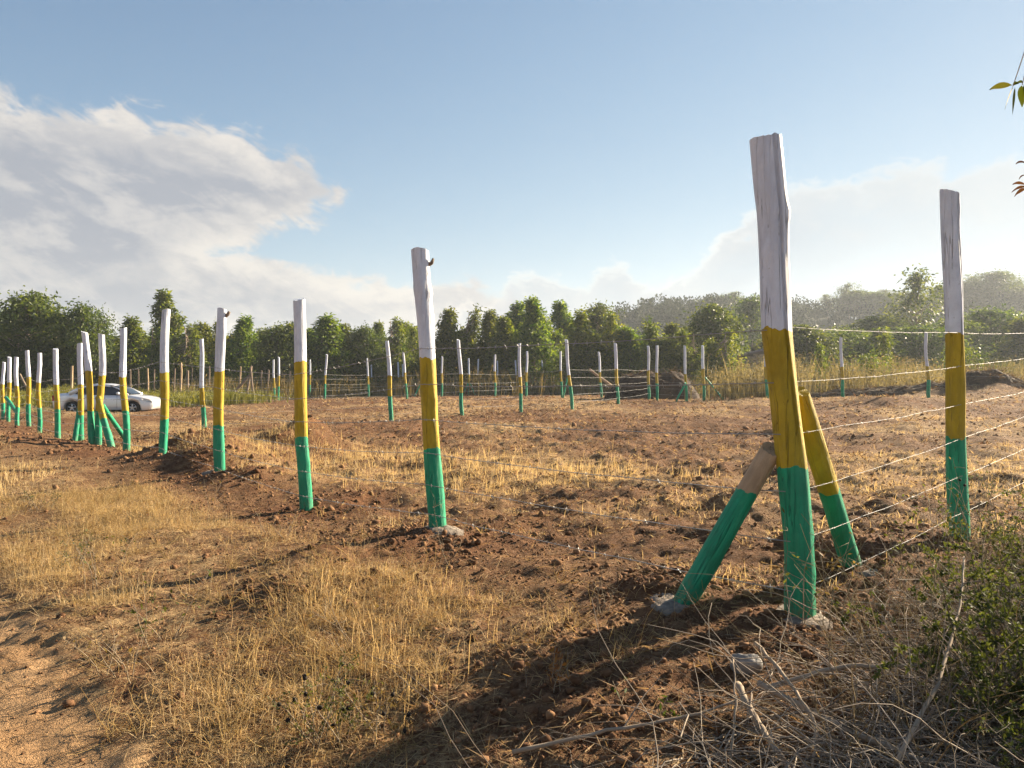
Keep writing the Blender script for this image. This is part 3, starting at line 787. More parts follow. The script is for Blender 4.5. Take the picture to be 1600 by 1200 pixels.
# plantation row behind the field: (style, variant, px, top py, half width px, distance)
ROW = [('round', 0, 2, 488, 36, 60), ('round', 1, 40, 460, 44, 57), ('round', 1, 88, 492, 30, 63), ('loose', 0, 108, 500, 26, 66), ('round', 0, 138, 480, 30, 58),
       ('cone', 0, 203, 497, 30, 62), ('cone', 1, 230, 507, 26, 60), ('column', 1, 263, 457, 20, 68), ('cone', 2, 292, 507, 30, 64), ('column', 0, 318, 508, 24, 72), ('cone', 3, 343, 505, 26, 70), ('cone', 0, 373, 497, 30, 64),
       ('cone', 2, 400, 515, 28, 70), ('round', 1, 426, 513, 28, 62), ('column', 0, 452, 508, 24, 72), ('cone', 1, 488, 514, 24, 70), ('column', 0, 513, 497, 27, 64), ('cone', 3, 545, 508, 25, 66), ('round', 0, 574, 513, 26, 66), ('cone', 2, 594, 506, 22, 73),
       ('cone', 0, 612, 496, 28, 69), ('cone', 1, 634, 504, 26, 72), ('cone', 3, 662, 512, 26, 68), ('cone', 2, 702, 486, 30, 63), ('cone', 1, 725, 480, 28, 66), ('cone', 0, 757, 488, 28, 65), ('column', 1, 797, 473, 20, 72), ('cone', 3, 784, 497, 28, 63),
       ('loose', 1, 818, 489, 22, 72), ('cone', 2, 839, 470, 34, 62), ('cone', 1, 866, 492, 26, 67), ('column', 1, 885, 473, 20, 70), ('cone', 0, 903, 487, 36, 60), ('round', 1, 931, 478, 28, 75), ('cone', 3, 948, 492, 34, 61),
       ('cone', 1, 985, 512, 30, 60), ('cone', 0, 1026, 502, 32, 58), ('cone', 2, 1056, 508, 28, 60), ('cone', 3, 1082, 516, 26, 57), ('round', 1, 1116, 481, 34, 66), ('cone', 2, 1134, 514, 32, 52)]
ROW = [(('plume', k//2) + t[2:] if t[0] == 'cone' and k % 2 == 0 else t) if True else t for k, t in enumerate([tuple(q) for q in ROW])]
desc = {'plume': 'feathery many-topped', 'round': 'broad dark', 'cone': 'bushy pointed', 'column': 'slender upright', 'loose': 'open airy'}
ROW.sort(key=lambda t: t[2])
for k, (st, v, px, top, hw, d) in enumerate(ROW):
    nth = f'{ORD[k]} tree from the left' if k < 20 else (f'{ORD[len(ROW)-1-k]} tree from the right' if k < len(ROW)-1 else 'rightmost tree')
    tree(st, v, px, top, hw, d, f'{desc[st]} eucalyptus, {nth} in the plantation row', group='plantation row behind the field')
# second line: lower trees that close the gaps
G2 = []
for k, px in enumerate(np.linspace(180, 1160, 34)):
    G2.append((('cone', 'plume')[k % 2], k, px+random.uniform(-9, 9), 521+random.uniform(-10, 10), random.uniform(26, 34), random.uniform(74, 84)))
for k, px in enumerate((-5, 30, 66, 96, 122, 158)):
    G2.append(('round', k, px, 522+random.uniform(-6, 10), 34, random.uniform(66, 72)))
G2.sort(key=lambda t: t[2])
NTH = ORD+['twenty-sixth', 'twenty-seventh', 'twenty-eighth', 'twenty-ninth', 'thirtieth']+['thirty-'+o for o in ORD[:9]]+['fortieth']
for k, (st, v, px, top, hw, d) in enumerate(G2):
    tree(st, v, px, top, hw, d, f'lower eucalyptus in the gaps behind the plantation row, {NTH[k]} from the left', group='second line of plantation trees')
# right-hand trees and shrubs in front of the hill
RT = [('round', 0, 1175, 468, 30, 118, 'rounded dark tree just left of the corner post'), ('round', 1, 1262, 512, 40, 66, 'leafy tree just right of the corner post'), ('round', 0, 1300, 520, 40, 70, 'green tree behind the thin shrub right of the corner post'), ('round', 1, 1338, 516, 36, 74, 'green tree left of the yellowish bush at right'),
      ('cone', 1, 1378, 512, 30, 70, 'pointed green tree behind the yellowish bush at right'), ('loose', 0, 1430, 424, 44, 96, 'tall open eucalyptus standing above the others at right'), ('round', 1, 1380, 497, 44, 90, 'brownish green tree at the foot of the tall open eucalyptus'), ('round', 0, 1440, 512, 50, 72, 'dense green tree behind the rightmost back fence post'),
      ('round', 1, 1505, 500, 34, 80, 'green tree behind the rightmost painted post'), ('round', 0, 1550, 484, 42, 84, 'round dark green tree at the right edge'), ('cone', 3, 1590, 500, 34, 76, 'pointed green tree at the extreme right edge'), ('loose', 1, 1620, 490, 40, 80, 'open tree cut by the right edge')]
for st, v, px, top, hw, d, lb in RT: tree(st, v, px, top, hw, d, lb, group='trees right of the corner post', name='leafy_tree')
for st, v, px, top, hw, d, lb in [('shrub', 1, 1285, 538, 13, 44, 'thin young shrub with bare stem right of the corner post'), ('shrub', 0, 1362, 556, 22, 42, 'yellow-green bush among the brown weeds'), ('shrub', 1, 1376, 522, 20, 47, 'upright leafy sapling behind the yellow-green bush'),
                                 ('shrub', 0, 1500, 540, 22, 48, 'green bush behind the rightmost painted post'), ('shrub', 0, 850, 575, 14, 56, 'small bright bush beside the field centre'), ('shrub', 0, 523, 585, 13, 60, 'low dark bush at the left tree foot'), ('shrub', 0, 572, 592, 14, 60, 'low green bush beyond the left part of the field'), ('shrub', 1, 940, 578, 10, 55, 'small sapling left of the soil heap')]:
    tree(st, v, px, top, hw, d, lb, 'bush', 'bushes beyond the fence', name='leafy_bush')

# ------------------------------------------------------------------ far hill with woodland
hx = np.linspace(10, 330, 110); hy = np.linspace(150, 420, 60)
HX, HY = np.meshgrid(hx, hy)
def hill_z(x, y):
    px = CX+F*x/np.maximum(y, 1)
    ridge = np.interp(px, [850, 940, 1010, 1080, 1160, 1230, 1270, 1340, 1420, 1500, 1600, 1800], [560, 512, 496, 488, 486, 494, 500, 500, 492, 486, 482, 480])
    zc = EYE-(ridge-HORY)/F*240
    t = sstep(y, 150, 240)
    return -4+(zc+4)*t*(1-0.6*sstep(y, 260, 420))+fbm(x*.05, y*.05, 91, 3)*2.5*t
HZ = hill_z(HX, HY)
nx_, ny_ = len(hx), len(hy)
ii = (np.arange(ny_-1)[:, None]*nx_+np.arange(nx_-1)[None, :]).ravel()
M_HILL = mat_plain('hill_scrub', (0.055, 0.06, 0.03), 0.95, var=0.4, scale=0.12)
tag(mesh('hill', np.stack([HX.ravel(), HY.ravel(), HZ.ravel()], 1), np.stack([ii, ii+1, ii+nx_+1, ii+nx_], 1), None, M_HILL, smooth=True), 'low wooded hill beyond the plantation at right', None, None, 'structure')
# woodland covering its slope reads as one mass
r = np.random.default_rng(55)
bag = Bag()
nW = 420
wx = r.uniform(30, 300, nW*3); wy = r.uniform(170, 262, nW*3)
okk = (wx/wy > 0.10) & (wx/wy < 0.75); wx, wy = wx[okk][:nW], wy[okk][:nW]
for x, y in zip(wx, wy):
    zb = float(hill_z(np.array(x), np.array(y))); h = r.uniform(3, 6.5); wd = h*r.uniform(0.7, 1.1)
    n = 150
    d = unit(r.normal(0, 1, (n, 3)))*(r.random((n, 1))**0.4)*np.array([wd/2, wd/2, h*0.48])
    V, Fq = diamonds(np.array([x, y, zb+h*0.5])+d, unit(d+r.normal(0, 0.8, (n, 3))*wd*0.3), r.normal(0, 1, (n, 3)), r.uniform(0.5, 0.95, n), r.uniform(0.35, 0.7, n))
    bag.add(V, Fq, None, np.repeat(leaf_cols(n, (0.014, 0.026, 0.011), (0.055, 0.070, 0.025), r, 0.35+0.2*r.normal()), 4, 0))
tag(bag.build('woodland', M_LEAFF), 'distant hazy woodland covering the hillside', 'woodland', None, 'stuff')
HT = [('round', 0, 985, 488, 18), ('round', 1, 1012, 483, 14), ('round', 1, 1046, 473, 14), ('loose', 1, 1010, 476, 7), ('round', 0, 1068, 477, 13), ('loose', 0, 1104, 465, 16), ('round', 0, 1130, 462, 22), ('loose', 1, 1147, 456, 14), ('loose', 0, 1158, 466, 16),
      ('loose', 1, 1253, 477, 8), ('loose', 0, 1262, 480, 8), ('loose', 1, 1293, 460, 13), ('loose', 0, 1328, 443, 20), ('round', 1, 1350, 455, 26), ('round', 0, 1372, 458, 24), ('loose', 1, 1384, 452, 16), ('round', 1, 1402, 458, 24), ('round', 0, 1418, 470, 26),
      ('loose', 0, 1470, 448, 26), ('round', 1, 1505, 440, 24), ('round', 0, 1548, 427, 34), ('loose', 1, 1578, 446, 22), ('loose', 0, 1595, 438, 20), ('round', 1, 1525, 450, 30), ('round', 0, 1600, 452, 34)]
HT.sort(key=lambda t: t[2])
for k, (st, v, px, top, hw) in enumerate(HT):
    d = 232 if px > 1200 else 238
    x = (px-CX)/F*d
    tree(st, v, px, top, hw, d, f'hazy skyline tree on the hill, {ORD[k] if k < 25 else "last"} from the left', group='skyline trees on the hill', z=float(hill_z(np.array(x), np.array(float(d))))-0.3, name='hill_tree')

# ------------------------------------------------------------------ undergrowth, crop and weeds beyond the field
def stand(name, region, n, hr, wr, cols, label, cat, seed, kind='weed', mat=None, lean=0.3):
    r = np.random.default_rng(seed)
    px0, px1, d0, d1 = region
    d = r.uniform(d0, d1, n); px = r.uniform(px0, px1, n)+r.normal(0, 22, n)
    x = (px-CX)/F*d
    keep = fbm(x*0.5, d*0.5, seed, 3)+0.35 > r.random(n)*0.6
    x, d = x[keep], d[keep]; m = len(x)
    C = np.stack([x, d, terrain(x, d)-0.03], 1)
    hh = r.uniform(*hr, m)*(0.75+0.9*np.clip(fbm(x*0.3, d*0.3, seed+5, 3)+0.35, 0, 1))
    bag = Bag()
    a = r.uniform(0, 2*PI, m); ln = np.stack([np.cos(a), np.sin(a)], 1)
    cc = leaf_cols(m, cols[0], cols[1], r)
    V, F4_, F3_ = blades(C, ln, hh, hh*r.uniform(0.05, lean, m), r.uniform(*wr, m))
    bag.add(V, F4_, F3_, np.repeat(cc, 5, 0))
    for rep in range(3):      # leaves and seed heads along the stems
        t = r.uniform(0.45, 1.0, m)
        P = C+np.stack([ln[:, 0]*hh*0.12*t, ln[:, 1]*hh*0.12*t, hh*t], 1)+r.normal(0, 0.05, (m, 3))
        V, Fq = diamonds(P, r.normal(0, 1, (m, 3))+np.array([0, 0, 0.3]), r.normal(0, 1, (m, 3)), r.uniform(0.06, 0.2, m), r.uniform(0.03, 0.08, m))
        bag.add(V, Fq, None, np.repeat(leaf_cols(m, cols[0], cols[1], r, 0.6), 4, 0))
    return tag(bag.build(name, mat or M_GRASS), label, cat, None, 'stuff')
stand('dry_weeds', (1120, 1700, 35.5, 52), 11000, (0.6, 1.75), (0.02, 0.05), ((0.10, 0.09, 0.042), (0.25, 0.215, 0.11)), 'tall brown dry weeds beyond the back fence at right', 'weeds', 401)
stand('undergrowth', (280, 1160, 52, 66), 9000, (0.5, 1.5), (0.03, 0.07), ((0.06, 0.06, 0.024), (0.26, 0.20, 0.085)), 'low brownish undergrowth at the foot of the plantation row', 'undergrowth', 402)
stand('green_crop', (-60, 420, 41, 56), 9000, (0.4, 0.7), (0.03, 0.07), ((0.07, 0.085, 0.02), (0.24, 0.23, 0.06)), 'strip of yellow-green crop behind the silver car', 'crop', 403, mat=M_LEAFN)
stand('leafy_undergrowth', (-60, 300, 56, 66), 4000, (0.8, 2.0), (0.04, 0.08), ((0.018, 0.03, 0.012), (0.08, 0.09, 0.03)), 'dark undergrowth below the trees at left', 'undergrowth', 404, mat=M_LEAFN)
stand('hillfoot_scrub', (1150, 1750, 56, 80), 6000, (0.8, 2.2), (0.05, 0.1), ((0.03, 0.045, 0.014), (0.13, 0.14, 0.04)), 'olive scrub between the brown weeds and the hill', 'scrub', 405, mat=M_LEAFN)

# weathered stakes of an older fence behind the crop
for k, (px, top, d, w_) in enumerate([(111, 572, 52, 0.09), (204, 577, 54, 0.07), (216, 577, 54.5, 0.06), (231, 575, 54, 0.07), (241, 577, 55, 0.06), (272, 576, 54, 0.07), (283, 567, 50, 0.08), (293, 579, 54, 0.11), (327, 572, 55, 0.07), (374, 573, 54, 0.07), (408, 579, 55, 0.06), (418, 578, 54, 0.07), (452, 580, 56, 0.07), (474, 580, 58, 0.06), (300, 575, 60, 0.06), (345, 578, 58, 0.06)]):
    x = (px-CX)/F*d; zb = tz(x, d)
    h = EYE-(top-HORY)/F*d-zb
    root = tag(empty('wooden_stake', (x, d, zb)), f'thin weathered stake of the old fence, {ORD[sorted([111,204,216,231,241,272,283,293,327,374,408,418,452,474,300,345]).index(px)]} from the left', 'stake', 'stakes of the old fence')
    make_log(root, h, [h], [M_OLDWOOD if k % 3 else M_WOOD], ['shaft'], w_, 0.2, [(-0.4, 0, 0), (0, 0, 0), (h, random.uniform(-0.1, 0.1), 0)], 500+k, 8, 5)
for k, (a, b, lb) in enumerate([((52, 622, 48), (31, 585, 48), 'leaning dead pole left of the silver car'), ((384, 622, 46), (393, 572, 46), 'leaning pole of the broken gate right of the car'), ((374, 604, 46.1), (394, 582, 46.1), 'slanting dead branch on the broken gate'), ((397, 624, 45.9), (391, 574, 45.9), 'upright grey pole of the broken gate'), ((958, 605, 49), (921, 577, 49), 'pale pole leaning left of the soil heap')]):
    A, B = at(*a), at(*b); L = np.linalg.norm(B-A)
    root = tag(empty('dead_pole', A), lb, 'pole')
    root.rotation_mode = 'QUATERNION'; root.rotation_quaternion = Vector(B-A).to_track_quat('Z', 'Y')
    make_log(root, L, [L], [M_OLDWOOD if k < 4 else M_WOOD], ['shaft'], 0.09, 0.3, [(-0.4, 0, 0), (0, 0, 0), (L*0.5, 0.05, 0), (L, 0, 0)], 530+k, 8, 5)

# ------------------------------------------------------------------ heaps
def heap(name, px, d, wid, h, dep, label, cat, seed, colr):
    r = np.random.default_rng(seed)
    x0 = (px-CX)/F*d; n = 64
    u = np.linspace(-1, 1, n); U, Vv = np.meshgrid(u, u)
    rr = np.hypot(U, Vv)
    z = h*np.clip(1-rr**2.6, 0, 1)**0.8*(1+0.35*fbm(U*2+seed, Vv*2, seed, 3))+0.09*fbm(U*9, Vv*9, seed+1, 3)*(rr < 1)
    X, Y = x0+U*wid/2, d+Vv*dep/2
    Z = terrain(X.ravel(), Y.ravel()).reshape(X.shape)-0.08+z
    o = np.array([x0, d, tz(x0, d)])
    ii = (np.arange(n-1)[:, None]*n+np.arange(n-1)[None, :]).ravel()
    root = tag(empty(name, o), label, cat)
    mesh('earth', np.stack([X.ravel(), Y.ravel(), Z.ravel()], 1)-o, np.stack([ii, ii+1, ii+n+1, ii+n], 1), None, mat_plain(name+'_earth', colr, 0.95, var=0.45, scale=3.5, bump=0.9), root, smooth=True)
    m = 2600; t = r.uniform(-0.95, 0.95, (m, 2)); t = t[np.hypot(t[:, 0], t[:, 1]) < 0.97]; m = len(t)
    iu = np.clip(((t+1)/2*(n-1)).astype(int), 0, n-1)
    P = np.stack([x0+t[:, 0]*wid/2, d+t[:, 1]*dep/2, Z[iu[:, 1], iu[:, 0]]], 1)-o
    D = r.normal(0, 1, (m, 3))*np.array([1, 1, 0.35])
    V, Fq = diamonds(P, D, r.normal(0, 0.5, (m, 3))+np.array([0, -0.5, 1]), r.uniform(0.15, 0.6, m), r.uniform(0.012, 0.03, m))
    tag(mesh('straw', V, Fq, None, M_GRASS, root, np.repeat(leaf_cols(m, tuple(c*0.7 for c in colr), (0.20, 0.14, 0.075), r, 0.25), 4, 0)), kind='stuff')
heap('soil_heap', 1018, 40.0, 5.0, 1.45, 3.4, 'large dark heap of soil and roots behind the back fence', 'heap', 3, (0.050, 0.030, 0.019))
heap('brush_heap', 1545, 33.5, 4.2, 0.75, 2.4, 'dark heap of earth behind the rightmost painted post', 'heap', 8, (0.085, 0.055, 0.036))
heap('earth_ridge', 1400, 35.0, 9.5, 0.42, 2.0, 'long low ridge of dark earth before the brown weeds', 'heap', 9, (0.09, 0.06, 0.038))
heap('dark_bank', 790, 58.5, 9.0, 0.7, 2.0, 'low dark bank of earth beyond the field centre', 'heap', 12, (0.07, 0.045, 0.03))

# ------------------------------------------------------------------ brick shed half hidden by the corner post
def shed():
    d = 62.0; x0 = (1166-CX)/F*d; zb = tz(x0+2, d)
    root = tag(empty('brick_shed', (x0, d, zb)), 'small pale brick shed with sloping tin roof behind the corner post', 'shed')
    zt0 = EYE-(555-HORY)/F*d-zb; W_, D_ = 3.0, 3.0; zt1 = zt0+0.75
    core = Bag()
    def wall(p0, p1, h0, h1):
        p0, p1 = np.array(p0), np.array(p1)
        core.add([(*p0, -0.3), (*p1, -0.3), (*p1, h1), (*p0, h0)], [[0, 1, 2, 3]])
    wall((0.03, 0.03), (W_-.03, .03), zt0, zt1); wall((W_-.03, .03), (W_-.03, D_), zt1, zt1); wall((W_-.03, D_), (.03, D_), zt1, zt0); wall((0.03, D_), (0.03, 0.03), zt0, zt0)
    core.build('mortar_wall', mat_plain('mortar', (0.20, 0.16, 0.13), 0.95), root)
    M_BRICK = mat_plain('pale_brick', (0.40, 0.30, 0.225), 0.9, var=0.25, scale=1.5)
    bl_, bh = 0.38, 0.19
    bm = Bag()
    V = np.array([(x, y, z) for x in (0, bl_-.025) for y in (0, 0.06) for z in (0, bh-.025)], dtype=float)
    Fq = [[0, 1, 3, 2], [4, 6, 7, 5], [0, 4, 5, 1], [2, 3, 7, 6], [1, 5, 7, 3], [0, 2, 6, 4]]
    bo = mesh('brick', V, Fq, None, M_BRICK); bd = bo.data; first = [bo]
    for row in range(int(zt1/bh)):
        off = -(row % 2)*bl_/2
        for k in range(int(W_/bl_)+1):
            x = max(off+k*bl_, 0.0)
            if x+bl_ > W_+0.02 or (row+1)*bh > zt0+(zt1-zt0)*x/W_: continue
            o = first.pop() if first else bpy.data.objects.new('brick', bd)
            if o.name not in COL.objects: COL.objects.link(o)
            o.parent = root; o.location = (x, -0.012, row*bh)
    rf = Bag(); n = 25
    for k in range(n-1):
        pass
    xs = np.linspace(-0.3, W_+0.4, n); V = []
    for i, x in enumerate(xs):
        z = zt0+0.03+(zt1-zt0)*x/W_
        for y in (-0.35, D_+0.3):
            V.append((x, y, z+0.02*(i % 2)))
    V = np.array(V); i = np.arange(n-1)*2
    mesh('roof', np.concatenate([V, V-np.array([0, 0, 0.03])]), np.concatenate([np.stack([i, i+2, i+3, i+1], 1), np.stack([i, i+2*n, i+2+2*n, i+2], 1), np.stack([i+2*n, i+1+2*n, i+3+2*n, i+2+2*n], 1)]), None, mat_plain('rusty_tin', (0.20, 0.13, 0.10), 0.6, 0.3, var=0.4, scale=2), root)
shed()

# ------------------------------------------------------------------ silver saloon car
def car():
    d = 36.0
    ctr = at(172, 640, d)
    zb = tz(ctr[0], d)-0.03
    root = tag(empty('parked_car', (ctr[0], d, min(zb, ctr[2]+0.05)-0.09), R(3)), 'silver saloon car parked beyond the field at left', 'car'); root.scale = (0.96, 0.96, 0.96)
    m, t, o = material('silver_paint')
    p = principled(t, o, (0.74, 0.75, 0.77), 0.28, 0.25, spec=0.5); p.inputs['Coat Weight'].default_value = 0.8; p.inputs['Coat Roughness'].default_value = 0.06
    SIL = m
    GL = mat_plain('car_glass', (0.02, 0.025, 0.03), 0.06, 0, 0.6); BLK = mat_plain('car_black', (0.015, 0.015, 0.016), 0.6); TY = mat_plain('tyre_rubber', (0.02, 0.02, 0.02), 0.85)
    RIM = mat_plain('alloy', (0.6, 0.6, 0.6), 0.3, 0.9); RED = mat_plain('red_lens', (0.45, 0.02, 0.03), 0.15, 0, 0.6); LENS = mat_plain('clear_lens', (0.6, 0.62, 0.62), 0.12, 0, 0.6)
    L = 4.72; X = np.linspace(0, L, 119)          # 0 = tail, L = nose (local x = X - L/2)
    wheels = (0.98, 3.78); wr, ar = 0.325, 0.385
    top = np.interp(X, [0, .06, .3, .75, 1.2, 3.2, 3.65, 4.2, 4.5, 4.66, L], [.80, .95, 1.00, 1.02, .99, .96, .93, .85, .77, .68, .56])
    bot = np.interp(X, [0, .1, .3, 4.3, 4.6, L], [.42, .28, .22, .20, .24, .40])
    hw = np.interp(X, [0, .1, .5, 1.2, 3.4, 4.2, 4.55, 4.68, L], [.70, .79, .86, .89, .89, .86, .76, .66, .55])
    for wc in wheels:
        q = ar**2-(X-wc)**2
        bot = np.where(q > 0, np.maximum(bot, wr+np.sqrt(np.maximum(q, 0))), bot)
    fr = np.array([0, .06, .30, .55, .78, .92, 1.0]); wf = np.array([.955, .985, 1.0, .995, .97, .93, .86])
    prof = []
    for s in (1, -1):
        pass
    rows = []
    for k in range(len(X)):
        z = bot[k]+(top[k]-bot[k])*fr; y = hw[k]*wf
        right = np.stack([np.full(7, X[k]-L/2), -y, z], 1); crown = np.array([[X[k]-L/2, -hw[k]*0.45, top[k]+.02], [X[k]-L/2, 0, top[k]+.03], [X[k]-L/2, hw[k]*0.45, top[k]+.02]])
        left = np.stack([np.full(7, X[k]-L/2), y, z], 1)[::-1]
        under = np.array([[X[k]-L/2, 0, bot[k]+.01]])
        rows.append(np.concatenate([right, crown, left, under]))
    V = np.concatenate(rows); n, S = len(X), 18
    i = np.arange(n-1)[:, None]*S; j = np.arange(S)[None, :]; j2 = (j+1) % S
    Fq = np.stack([i+j, i+S+j, i+S+j2, i+j2], -1).reshape(-1, 4)
    V = np.concatenate([V, V[:S].mean(0)[None], V[(n-1)*S:n*S].mean(0)[None]]); js = np.arange(S)
    F3 = np.concatenate([np.stack([js, (js+1) % S, np.full(S, n*S)], 1), np.stack([(n-1)*S+(js+1) % S, (n-1)*S+js, np.full(S, n*S+1)], 1)])
    body = mesh('body', V, Fq, F3, SIL, root, smooth=True)
    # glasshouse
    def house(x0, x1, sh, z0f, z1f, inset, name, mat, parent, xs):
        zt = np.interp(xs, [0.62, 1.05, 1.5, 1.95, 2.45, 2.8, 3.2, 3.62], [1.00, 1.22, 1.385, 1.44, 1.43, 1.375, 1.20, .95])+sh
        wt = np.interp(xs, [0.62, 1.5, 2.6, 3.62], [.60, .56, .57, .66])+inset
        wb = np.interp(xs, [0.62, 1.5, 2.6, 3.62], [.72, .78, .80, .78])+inset
        rows = []
        for k in range(len(xs)):
            zb_, ztt = 0.95, max(zt[k], 0.96)
            hh = np.array([z0f, z0f+(z1f-z0f)*.5, z1f]); zz = zb_+(ztt-zb_)*hh; f = (zz-zb_)/(1.44-zb_)
            y = wb[k]+(wt[k]-wb[k])*f
            rr = np.stack([np.full(3, xs[k]-L/2), -y, zz], 1)
            c_ = np.array([[xs[k]-L/2, -y[-1]*.6, zz[-1]+.03*(z1f == 1)], [xs[k]-L/2, y[-1]*.6, zz[-1]+.03*(z1f == 1)]])
            rows.append(np.concatenate([rr, c_, np.stack([rr[:, 0], y, zz], 1)[::-1]]))
        V = np.concatenate(rows); n, S = len(xs), 8
        i = np.arange(n-1)[:, None]*S; j = np.arange(S-1)[None, :]
        return mesh(name, V, np.stack([i+j, i+S+j, i+S+j+1, i+j+1], -1).reshape(-1, 4), None, mat, parent, smooth=True)
    house(0, 0, 0, 0, 1, 0, 'cabin_glass', GL, root, np.linspace(0.62, 3.62, 40))
    xs = np.linspace(1.28, 2.86, 24)
    zt = np.interp(xs, [0.62, 1.05, 1.5, 1.95, 2.45, 2.8, 3.2, 3.62], [1.00, 1.22, 1.385, 1.44, 1.43, 1.375, 1.20, .95])
    rows = []
    for k in range(len(xs)):
        w_ = .585+.02*math.sin((xs[k]-1.28)/1.58*PI)
        rows.append(np.array([[xs[k]-L/2, y, zt[k]+z] for y, z in ((-w_-.035, -.075), (-w_-.01, -.01), (-w_*.6, .045), (0, .055), (w_*.6, .045), (w_+.01, -.01), (w_+.035, -.075))]))
    V = np.concatenate(rows); i = np.arange(len(xs)-1)[:, None]*7; j = np.arange(6)[None, :]
    mesh('roof', V, np.stack([i+j, i+7+j, i+7+j+1, i+j+1], -1).reshape(-1, 4), None, SIL, root, smooth=True)
    for s in (-1, 1):
        y = lambda z: s*(0.80-(z-.95)*.42+.012)
        def bar(name, pts, r_, mt, par=root): return mesh(name, *tube([(p[0]-L/2, y(p[1]), p[1]) for p in pts], r_, 6), mt, par)
        bar('pillar', [(0.85, 0.98), (1.15, 1.17), (1.45, 1.33)], [0.12, 0.10, 0.06], SIL)
        bar('pillar', [(3.58, .955), (3.2, 1.18), (2.8, 1.35)], 0.032, SIL)
        bar('pillar', [(2.12, .95), (2.05, 1.38)], 0.028, BLK)
        bar('window_sill', [(0.9, .965), (2.2, .955), (3.5, .945)], 0.014, BLK)
        for xh in (1.55, 2.35): mesh('door_handle', *tube([(xh-L/2, s*.895, .80), (xh+.09-L/2, s*.905, .805), (xh+.19-L/2, s*.895, .80)], .016, 6), SIL, root)
        for xh in (1.38, 2.16, 3.08): mesh('door_gap', *tube([(xh-L/2, s*.885, .30), (xh-L/2, s*.892, .55), (xh-L/2, s*.868, .90)], .006, 4), BLK, root)
        Vm, Qm, Tm = tube([(3.18-L/2, s*.84, 1.0), (3.16-L/2, s*.93, 1.02), (3.15-L/2, s*1.02, 1.02)], [.04, .075, .06], 8); mesh('mirror', Vm, Qm, Tm, SIL, root, smooth=True)
        mesh('side_sill', *tube([(1.4-L/2, s*.875, .215), (3.4-L/2, s*.875, .215)], .03, 6), BLK, root)
        # lamps: shaped wedges let into the corners
        V = np.array([(.02, .74, .93), (.10, .80, .92), (.42, .845, .78), (.30, .855, .66), (.04, .775, .66), (.00, .70, .70)]); V[:, 0] -= L/2; V[:, 1] = (V[:, 1]+.022)*s
        V2 = V*np.array([1, .93, 1])
        idx = np.arange(6); mesh('tail_light', np.concatenate([V, V2]), np.stack([idx, (idx+1) % 6, (idx+1) % 6+6, idx+6], 1), [[0, 1, 2], [0, 2, 3], [0, 3, 4], [0, 4, 5]], RED, root)
        V = np.array([(4.22, .825, .80), (4.48, .78, .745), (4.64, .70, .66), (4.66, .68, .58), (4.45, .80, .62), (4.25, .855, .70)]); V[:, 0] -= L/2; V[:, 1] = (V[:, 1]+.022)*s; V2 = V*np.array([1, .93, 1])
        mesh('headlight', np.concatenate([V, V2]), np.stack([idx, (idx+1) % 6, (idx+1) % 6+6, idx+6], 1), [[0, 1, 2], [0, 2, 3], [0, 3, 4], [0, 4, 5]], LENS, root)
    for wc in wheels:
        for s in (-1, 1):
            w0 = empty('wheel', (wc-L/2, s*.76, wr)); w0.parent = root
            th = np.arange(28)*2*PI/28; prof_ = [(.20, -.09), (.30, -.10), (.325, -.06), (.325, .06), (.30, .10), (.215, .105), (.20, .09)]
            V = np.concatenate([np.stack([rr*np.cos(th), np.full(28, s*yy), rr*np.sin(th)], 1) for rr, yy in prof_]); n = len(prof_)
            i = np.arange(n-1)[:, None]*28; j = np.arange(28)[None, :]
            mesh('tyre', V, np.stack([i+j, i+(j+1) % 28, i+28+(j+1) % 28, i+28+j], -1).reshape(-1, 4), None, TY, w0, smooth=True)
            b = Bag()
            for rr0, rr1, y0, y1 in ((.205, .215, .085, .10), (.185, .205, .10, .085)):
                V = np.concatenate([np.stack([rr*np.cos(th), np.full(28, s*yy), rr*np.sin(th)], 1) for rr, yy in ((rr0, y0), (rr1, y1))]); j = np.arange(28)
                b.add(V, np.stack([j, (j+1) % 28, 28+(j+1) % 28, 28+j], 1))
            for q in range(5):
                a = q*2*PI/5+.3; u = np.array([math.cos(a), 0, math.sin(a)]); v = np.array([-u[2], 0, u[0]])
                V = np.array([u*.03+v*.035, u*.20+v*.028, u*.20-v*.028, u*.03-v*.035])
                V = np.concatenate([V+np.array([0, s*.10, 0]), V+np.array([0, s*.06, 0])])
                b.add(V, [[0, 1, 2, 3], [0, 4, 5, 1], [1, 5, 6, 2], [2, 6, 7, 3], [3, 7, 4, 0]])
            V = np.concatenate([np.stack([.06*np.cos(th), np.full(28, s*.105), .06*np.sin(th)], 1), [[0, s*.11, 0]]]); b.add(V, None, np.stack([np.arange(28), (np.arange(28)+1) % 28, np.full(28, 28)], 1))
            b.build('rim', RIM, w0)
            V = np.concatenate([np.stack([.20*np.cos(th), np.full(28, s*.02), .20*np.sin(th)], 1), [[0, s*.02, 0]]])
            mesh('brake_disc', V, None, np.stack([np.arange(28), (np.arange(28)+1) % 28, np.full(28, 28)], 1), BLK, w0)
    b = mesh('rear_bumper_strip', *tube([(-L/2-.01, -.72, .55), (-L/2-.03, 0, .55), (-L/2-.01, .72, .55)], .02, 6), BLK, root)
car()
